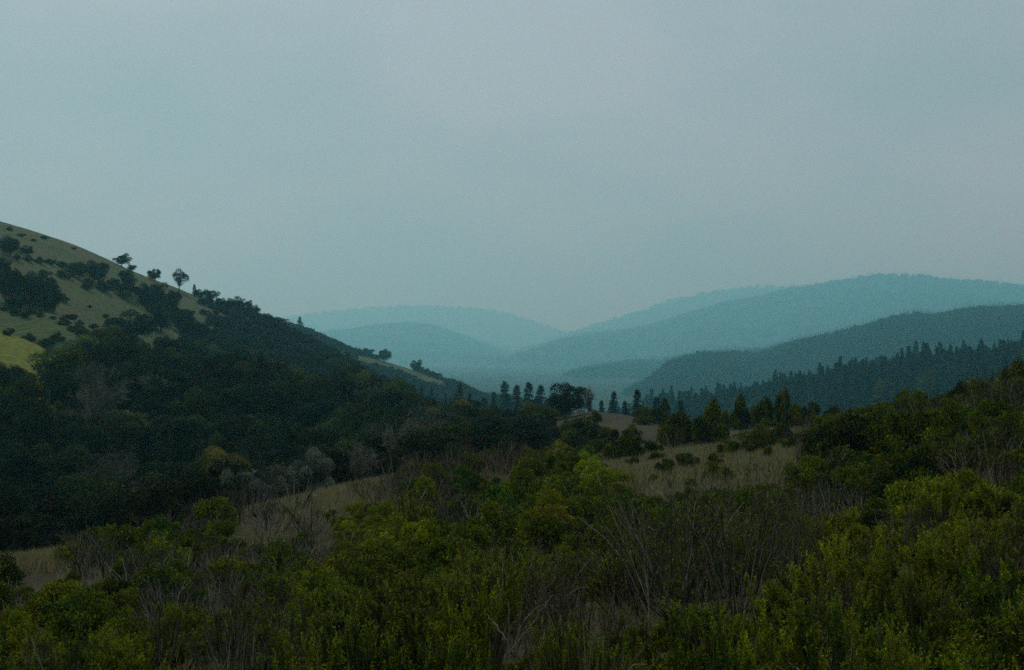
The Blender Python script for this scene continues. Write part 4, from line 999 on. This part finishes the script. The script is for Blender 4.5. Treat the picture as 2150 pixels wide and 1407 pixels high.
# ---- dry grass on the slope's bare strips and shoulder
gp = []
for x, y, z, R in GRASS_PTS:
    n = int(20 + 18 * R)
    dx, dy = rng.normal(0, R * 0.8, n), rng.normal(0, R * 0.8, n)
    gp.append(np.stack([x + dx, y + dy], -1))
ang = rng.uniform(float(px2az(-100)), float(px2az(2250)), 9000); rr_ = np.sqrt(rng.uniform(9 ** 2, 130 ** 2, 9000))
gp.append(np.stack([rr_ * np.sin(ang), rr_ * np.cos(ang)], -1))
gp = np.concatenate(gp)
gaz, grr = np.arctan2(gp[:, 0], gp[:, 1]), np.hypot(gp[:, 0], gp[:, 1])
gzz = ground_h(gaz, grr)
def grass_stuff():
    """all the blades in one joined mesh per look"""
    g = np.random.default_rng(5)
    n = len(gp)
    nb = 9
    bi = np.repeat(np.arange(n), nb); m = len(bi)
    a = g.uniform(0, 6.28, m); q = g.uniform(0, 0.28, m)
    base = np.stack([gp[bi, 0] + np.cos(a) * q, gp[bi, 1] + np.sin(a) * q, gzz[bi] - 0.03], -1)
    d = norm(np.stack([np.cos(a) * 0.35, np.sin(a) * 0.35, 1 + 0 * a], -1) + g.normal(0, 0.25, (m, 3)))
    L = g.uniform(0.22, 0.62, m)
    wd = 0.004 + 0.00018 * grr[bi]
    s = norm(np.stack([np.cos(gaz[bi]), -np.sin(gaz[bi]), 0 * a], -1) + g.normal(0, 0.4, (m, 3))) * wd[:, None]
    mid = base + d * (L * 0.55)[:, None]
    tip = base + d * L[:, None] + g.normal(0, 0.12, (m, 3)) * L[:, None]
    V = np.stack([base - s, base + s, mid + s * 0.8, mid - s * 0.8, tip], 1).reshape(-1, 3)
    i = np.arange(m)[:, None] * 5
    me = mesh_np('grass', V, i + np.array([[0, 1, 2, 3]]), i + np.array([[3, 2, 4]]), mats=[M_GRASS], attrs={'tone': np.repeat(g.uniform(0.2, 1, m), 5), 'hue': np.repeat(np.clip(g.normal(0.4, 0.3, n), 0, 1)[bi], 5)})
    o = bpy.data.objects.new('grass', me); COL.objects.link(o)
    o['kind'] = 'stuff'; o['label'] = 'pale dry grass on the open strips of the near slope'; o['category'] = 'grass'
    o.color = (0.205, 0.190, 0.092, 1)
grass_stuff()

# ---- a dead forked branch standing in the brush at the lower edge
def dead_branch():
    az = float(px2az(1075)); r = 11.5
    x0, y0 = r * math.sin(az), r * math.cos(az); z0 = float(ground_h(az, r))
    def P(px, py, rr): return ((px - W0 / 2) / F0 * rr, rr, (729.5 - py) / F0 * rr)
    e = bpy.data.objects.new('dead_branch', None); COL.objects.link(e); e.location = (x0, y0, z0)
    e['label'] = 'pale dead forked branch standing up from the brush'; e['category'] = 'branch'
    def limb(nm, pts, r0, r1):
        p = np.array(pts, float); t = np.linspace(0, 1, len(p)); tt = np.linspace(0, 1, 14)
        c = np.stack([np.interp(tt, t, p[:, k]) for k in range(3)], -1) + rng.normal(0, 0.006, (14, 3)) - [x0, y0, z0]
        V, Q = tubes(c[None], np.linspace(r0, r1, 14)[None], 6)
        o = bpy.data.objects.new(nm, mesh_np(nm, V, Q, mats=[M_TWIG], attrs={'tone': np.full(len(V), 0.9), 'hue': np.full(len(V), 0.4)}, smooth=True)); COL.objects.link(o); o.parent = e
        o.color = (0.11, 0.10, 0.075, 1)
    limb('stem', [(x0, y0, z0 - 0.1), P(1062, 1400, 11.4), P(1068, 1330, 11.4), P(1066, 1262, 11.4)], 0.010, 0.005)
    limb('fork', [P(1064, 1376, 11.4), P(1100, 1330, 11.3), P(1142, 1272, 11.2), P(1160, 1250, 11.2)], 0.008, 0.003)
    limb('fork', [P(1066, 1345, 11.4), P(1040, 1310, 11.5), P(1022, 1290, 11.6)], 0.008, 0.003)
    limb('fork', [P(1068, 1320, 11.4), P(1090, 1290, 11.4), P(1096, 1262, 11.4)], 0.007, 0.003)
dead_branch()

# ------------------------------------------------------------------ labels: look first, then what it stands by, then its turn among its likes
TONE = {'olive': 'olive green', 'green': 'mid green', 'yellow': 'yellow green', 'lime': 'bright lime green', 'gold': 'golden', 'dark': 'dark green', 'grey': 'grey', 'brown': 'brown', 'rust': 'rusty brown'}
A_SLOPE = [(80, 1180, 'at the grass strip by the left edge'), (330, 1150, 'below the dark oak at the slope edge'), (560, 1120, 'below the pale grass strip'), (760, 1090, 'under the upper grass strip'), (930, 1010, 'at the slope edge left of centre'), (1130, 1000, 'at the slope edge in the centre'),
           (1000, 1120, 'in the middle of the slope'), (780, 1220, 'left of the middle slope'), (540, 1250, 'in the grey twig patch'), (480, 1160, 'above the grey twig patch'), (640, 1190, 'right of the grey twig patch'), (380, 1210, 'left of the grey twig patch'), (250, 1260, 'among the twigs at lower left'), (60, 1310, 'by the lower left edge'), (200, 1390, 'in the bottom left corner'), (450, 1390, 'at the bottom under the grey twigs'), (700, 1370, 'at the bottom left of the forked branch'),
           (900, 1350, 'just left of the forked branch'), (1130, 1370, 'right of the forked branch'), (1100, 1240, 'above the forked branch'), (1220, 1150, 'left of the bare willows'), (1330, 1030, 'behind the willows on the left'), (1520, 990, 'behind the bare willows'), (1450, 1340, 'in front of the bare willows'), (1640, 1330, 'at the foot of the right willow'),
           (1720, 1180, 'right of the bare willows'), (1750, 1030, 'below the big dark bushes'), (1900, 1080, 'on the slope at the right'), (2080, 1080, 'by the right edge'), (2080, 950, 'high by the right edge'), (1900, 960, 'high on the right slope'), (1850, 1250, 'on the lower right slope'), (2080, 1240, 'by the lower right edge'), (1850, 1390, 'at the bottom right of the willows'), (2080, 1390, 'in the bottom right corner')]
A_GULLY = [(40, 790, 'just below the yellow green mound'), (60, 880, 'by the left edge under the mound'), (60, 980, 'in the deep gully by the left edge'), (70, 1080, 'above the lower grass strip'), (260, 720, 'at the top of the gully wood'), (230, 810, 'under the tallest dark crown'), (260, 910, 'in the mid gully at left'), (220, 1020, 'above the slope edge oaks'), (340, 1080, 'at the slope edge by the grass strip'),
           (400, 780, 'below the brushy flank'), (400, 880, 'in the middle of the gully'), (420, 980, 'behind the slope edge oaks'), (540, 760, 'below the flank of the hill'), (560, 850, 'in the centre of the gully'), (560, 950, 'above the pale lichen trees'), (580, 1010, 'along the upper grass strip'), (700, 800, 'near the foot of the flank'), (700, 890, 'in the right half of the gully'),
           (720, 970, 'behind the upper grass strip'), (820, 830, 'at the far end of the gully'), (860, 910, 'towards the gully mouth'), (960, 870, 'below the valley firs'), (1000, 930, 'at the gully mouth'), (1090, 890, 'left of the single round oak')]
A_HILL = [(20, 510, 'near the hill top'), (60, 620, 'in the left clump on the hill'), (190, 580, 'on the middle of the grassy hill'), (270, 600, 'in the band down the hill'), (260, 555, 'on the hill skyline'), (350, 590, 'on the hill skyline right of centre'), (350, 670, 'in the lower right clump'), (500, 650, 'at the lower end of the hill skyline'), (430, 700, 'where the flank meets the gully')]
A_HSH = [(60, 500, 'near the hill top'), (90, 553, 'in the hedge line across the hill'), (200, 600, 'in the middle of the hill'), (50, 655, 'along the khaki knoll top'), (150, 680, 'on the khaki knoll'), (70, 718, 'above the yellow green mound')]
A_SHO = [(1210, 920, 'left of the grassy knoll'), (1310, 940, 'below the grassy knoll'), (1370, 880, 'beside the grassy knoll'), (1450, 900, 'in the middle of the shoulder'), (1590, 925, 'inside the grass patch'), (1600, 860, 'on the shoulder skyline'), (1760, 940, 'in the big dark thicket'), (1780, 865, 'above the dark thicket'), (1920, 930, 'right of the dark thicket'), (1930, 840, 'against the conifer slope'), (2100, 820, 'on the skyline by the right edge'), (2080, 920, 'under the brown twigs by the right edge')]
A_EDGE = [(870, 825, 'below the spur'), (960, 840, 'left of the fir row'), (1080, 830, 'in the fir row'), (1140, 840, 'next to the round oak'), (1275, 850, 'above the grassy knoll'), (1350, 850, 'right of the grassy knoll')]
A_WOOD = [(1380, 830, 'at the low end of the conifer slope'), (1520, 815, 'low on the conifer slope'), (1660, 790, 'left of the middle conifer slope'), (1800, 765, 'on the middle conifer slope'), (1930, 745, 'high on the conifer slope'), (2040, 730, 'near the top of the conifer slope'), (2120, 715, 'on the conifer slope by the right edge'), (1620, 835, 'behind the shoulder skyline bushes'), (1850, 810, 'above the big dark thicket'), (2050, 790, 'above the brown twigs')]
A_SPUR = [(580, 675, 'at the left of the spur crest'), (670, 700, 'in the middle of the spur crest'), (740, 720, 'by the upper grass patch'), (790, 745, 'above the pale grass strip'), (880, 780, 'at the low end of the spur')]
ORD = ['', 'second', 'third', 'fourth', 'fifth', 'sixth', 'seventh', 'eighth', 'ninth', 'tenth', 'eleventh', 'twelfth', 'thirteenth', 'fourteenth', 'fifteenth', 'sixteenth', 'seventeenth', 'eighteenth', 'nineteenth', 'twentieth', 'twenty-first', 'twenty-second', 'twenty-third', 'twenty-fourth', 'twenty-fifth', 'twenty-sixth', 'twenty-seventh', 'twenty-eighth', 'twenty-ninth', 'thirtieth']

def look(s):
    k, z = s['kind'], s['zone']
    if k == 'willow': return 'tall bare many stemmed willow clump'
    if k == 'brush': return f"{TONE[s['tone']]} leafy shrub"
    if k == 'twig': return f"leafless {TONE[s['tone']]} twiggy shrub"
    if k == 'twigbush': return 'leafless brown twiggy bush'
    if k == 'bush':
        t = s['tint']; return 'very dark rounded bush' if t[0] < 0.016 else 'dark green rounded bush' if t[0] < 0.030 else 'olive rounded bush' if t[0] < 0.055 else 'yellow green rounded bush'
    if k == 'shrub': return 'low dark shrub'
    if k == 'fir': return ('tall pointed conifer' if s['hp'] > 55 else 'pointed conifer')
    if k == 'open': return 'open crowned oak'
    if k == 'bare': return 'pale lichen grey bare tree' if (s.get('stem') or (0,))[0] > 0.1 else 'grey bare tree'
    t = s['tint']
    if z == 'gully': return 'nearly black oak' if t[0] < 0.008 else 'dark green oak' if t[0] < 0.018 else 'green oak' if t[0] < 0.042 else 'olive oak' if t[0] < 0.08 else 'pale golden oak'
    if z == 'wood': return 'round broadleaf tree'
    return 'dark round oak'
ANCH = {'slope': A_SLOPE, 'gully': A_GULLY, 'hill': A_HILL, 'hillshrub': A_HSH, 'shoulder': A_SHO, 'shouldertwig': A_SHO, 'edge': A_EDGE, 'wood': A_WOOD, 'spur': A_SPUR, 'willow': [(1480, 1150, 'on the near slope')]}
cells = {}
for t in THINGS:
    s = t['spec']
    if s.get('label'): t['obj']['label'] = s['label']; continue
    ph = min(ANCH[s['zone']], key=lambda a: math.hypot(a[0] - s['px'], 1.4 * (a[1] - s['py'])))[2]
    cells.setdefault((look(s), ph), []).append(t)
for (lk, ph), ts in cells.items():
    ts.sort(key=lambda t: t['spec']['px'])
    n = len(ts)
    for i, t in enumerate(ts):
        if n == 1: lab = f'{lk} {ph}'
        elif n == 2: lab = f"{lk} {ph}, the {'left' if i == 0 else 'right'} of two"
        elif i == n - 1: lab = f'{lk} {ph}, rightmost of its like'
        elif i == 0: lab = f'{lk} {ph}, leftmost of its like'
        else: lab = f'{lk} {ph}, {ORD[min(i, 29)]} from left'
        t['obj']['label'] = lab

# ------------------------------------------------------------------ haze: the misty air itself
def haze_box():
    x0, x1, y0, y1, z0, z1 = -17500, 17500, -2500, 27500, -290, 1180
    V = [(x, y, z) for z in (z0, z1) for y in (y0, y1) for x in (x0, x1)]
    Fq = [(0, 2, 3, 1), (4, 5, 7, 6), (0, 1, 5, 4), (2, 6, 7, 3), (0, 4, 6, 2), (1, 3, 7, 5)]
    m = bpy.data.materials.new('haze_air'); m.use_nodes = True
    nt = m.node_tree; nt.nodes.clear()
    out = nt.nodes.new('ShaderNodeOutputMaterial'); pv = nt.nodes.new('ShaderNodeVolumePrincipled')
    pv.inputs['Color'].default_value = (0.31, 0.88, 1.0, 1)
    pv.inputs['Absorption Color'].default_value = (0.6, 0.6, 0.6, 1)
    pv.inputs['Density'].default_value = 0.000148
    pv.inputs['Anisotropy'].default_value = 0.5
    nt.links.new(pv.outputs[0], out.inputs['Volume'])
    o = bpy.data.objects.new('haze', mesh_np('haze', V, Fq, mats=[m])); COL.objects.link(o)
    o['kind'] = 'stuff'; o['label'] = 'pale teal mist lying in the valley'; o['category'] = 'haze'
haze_box()
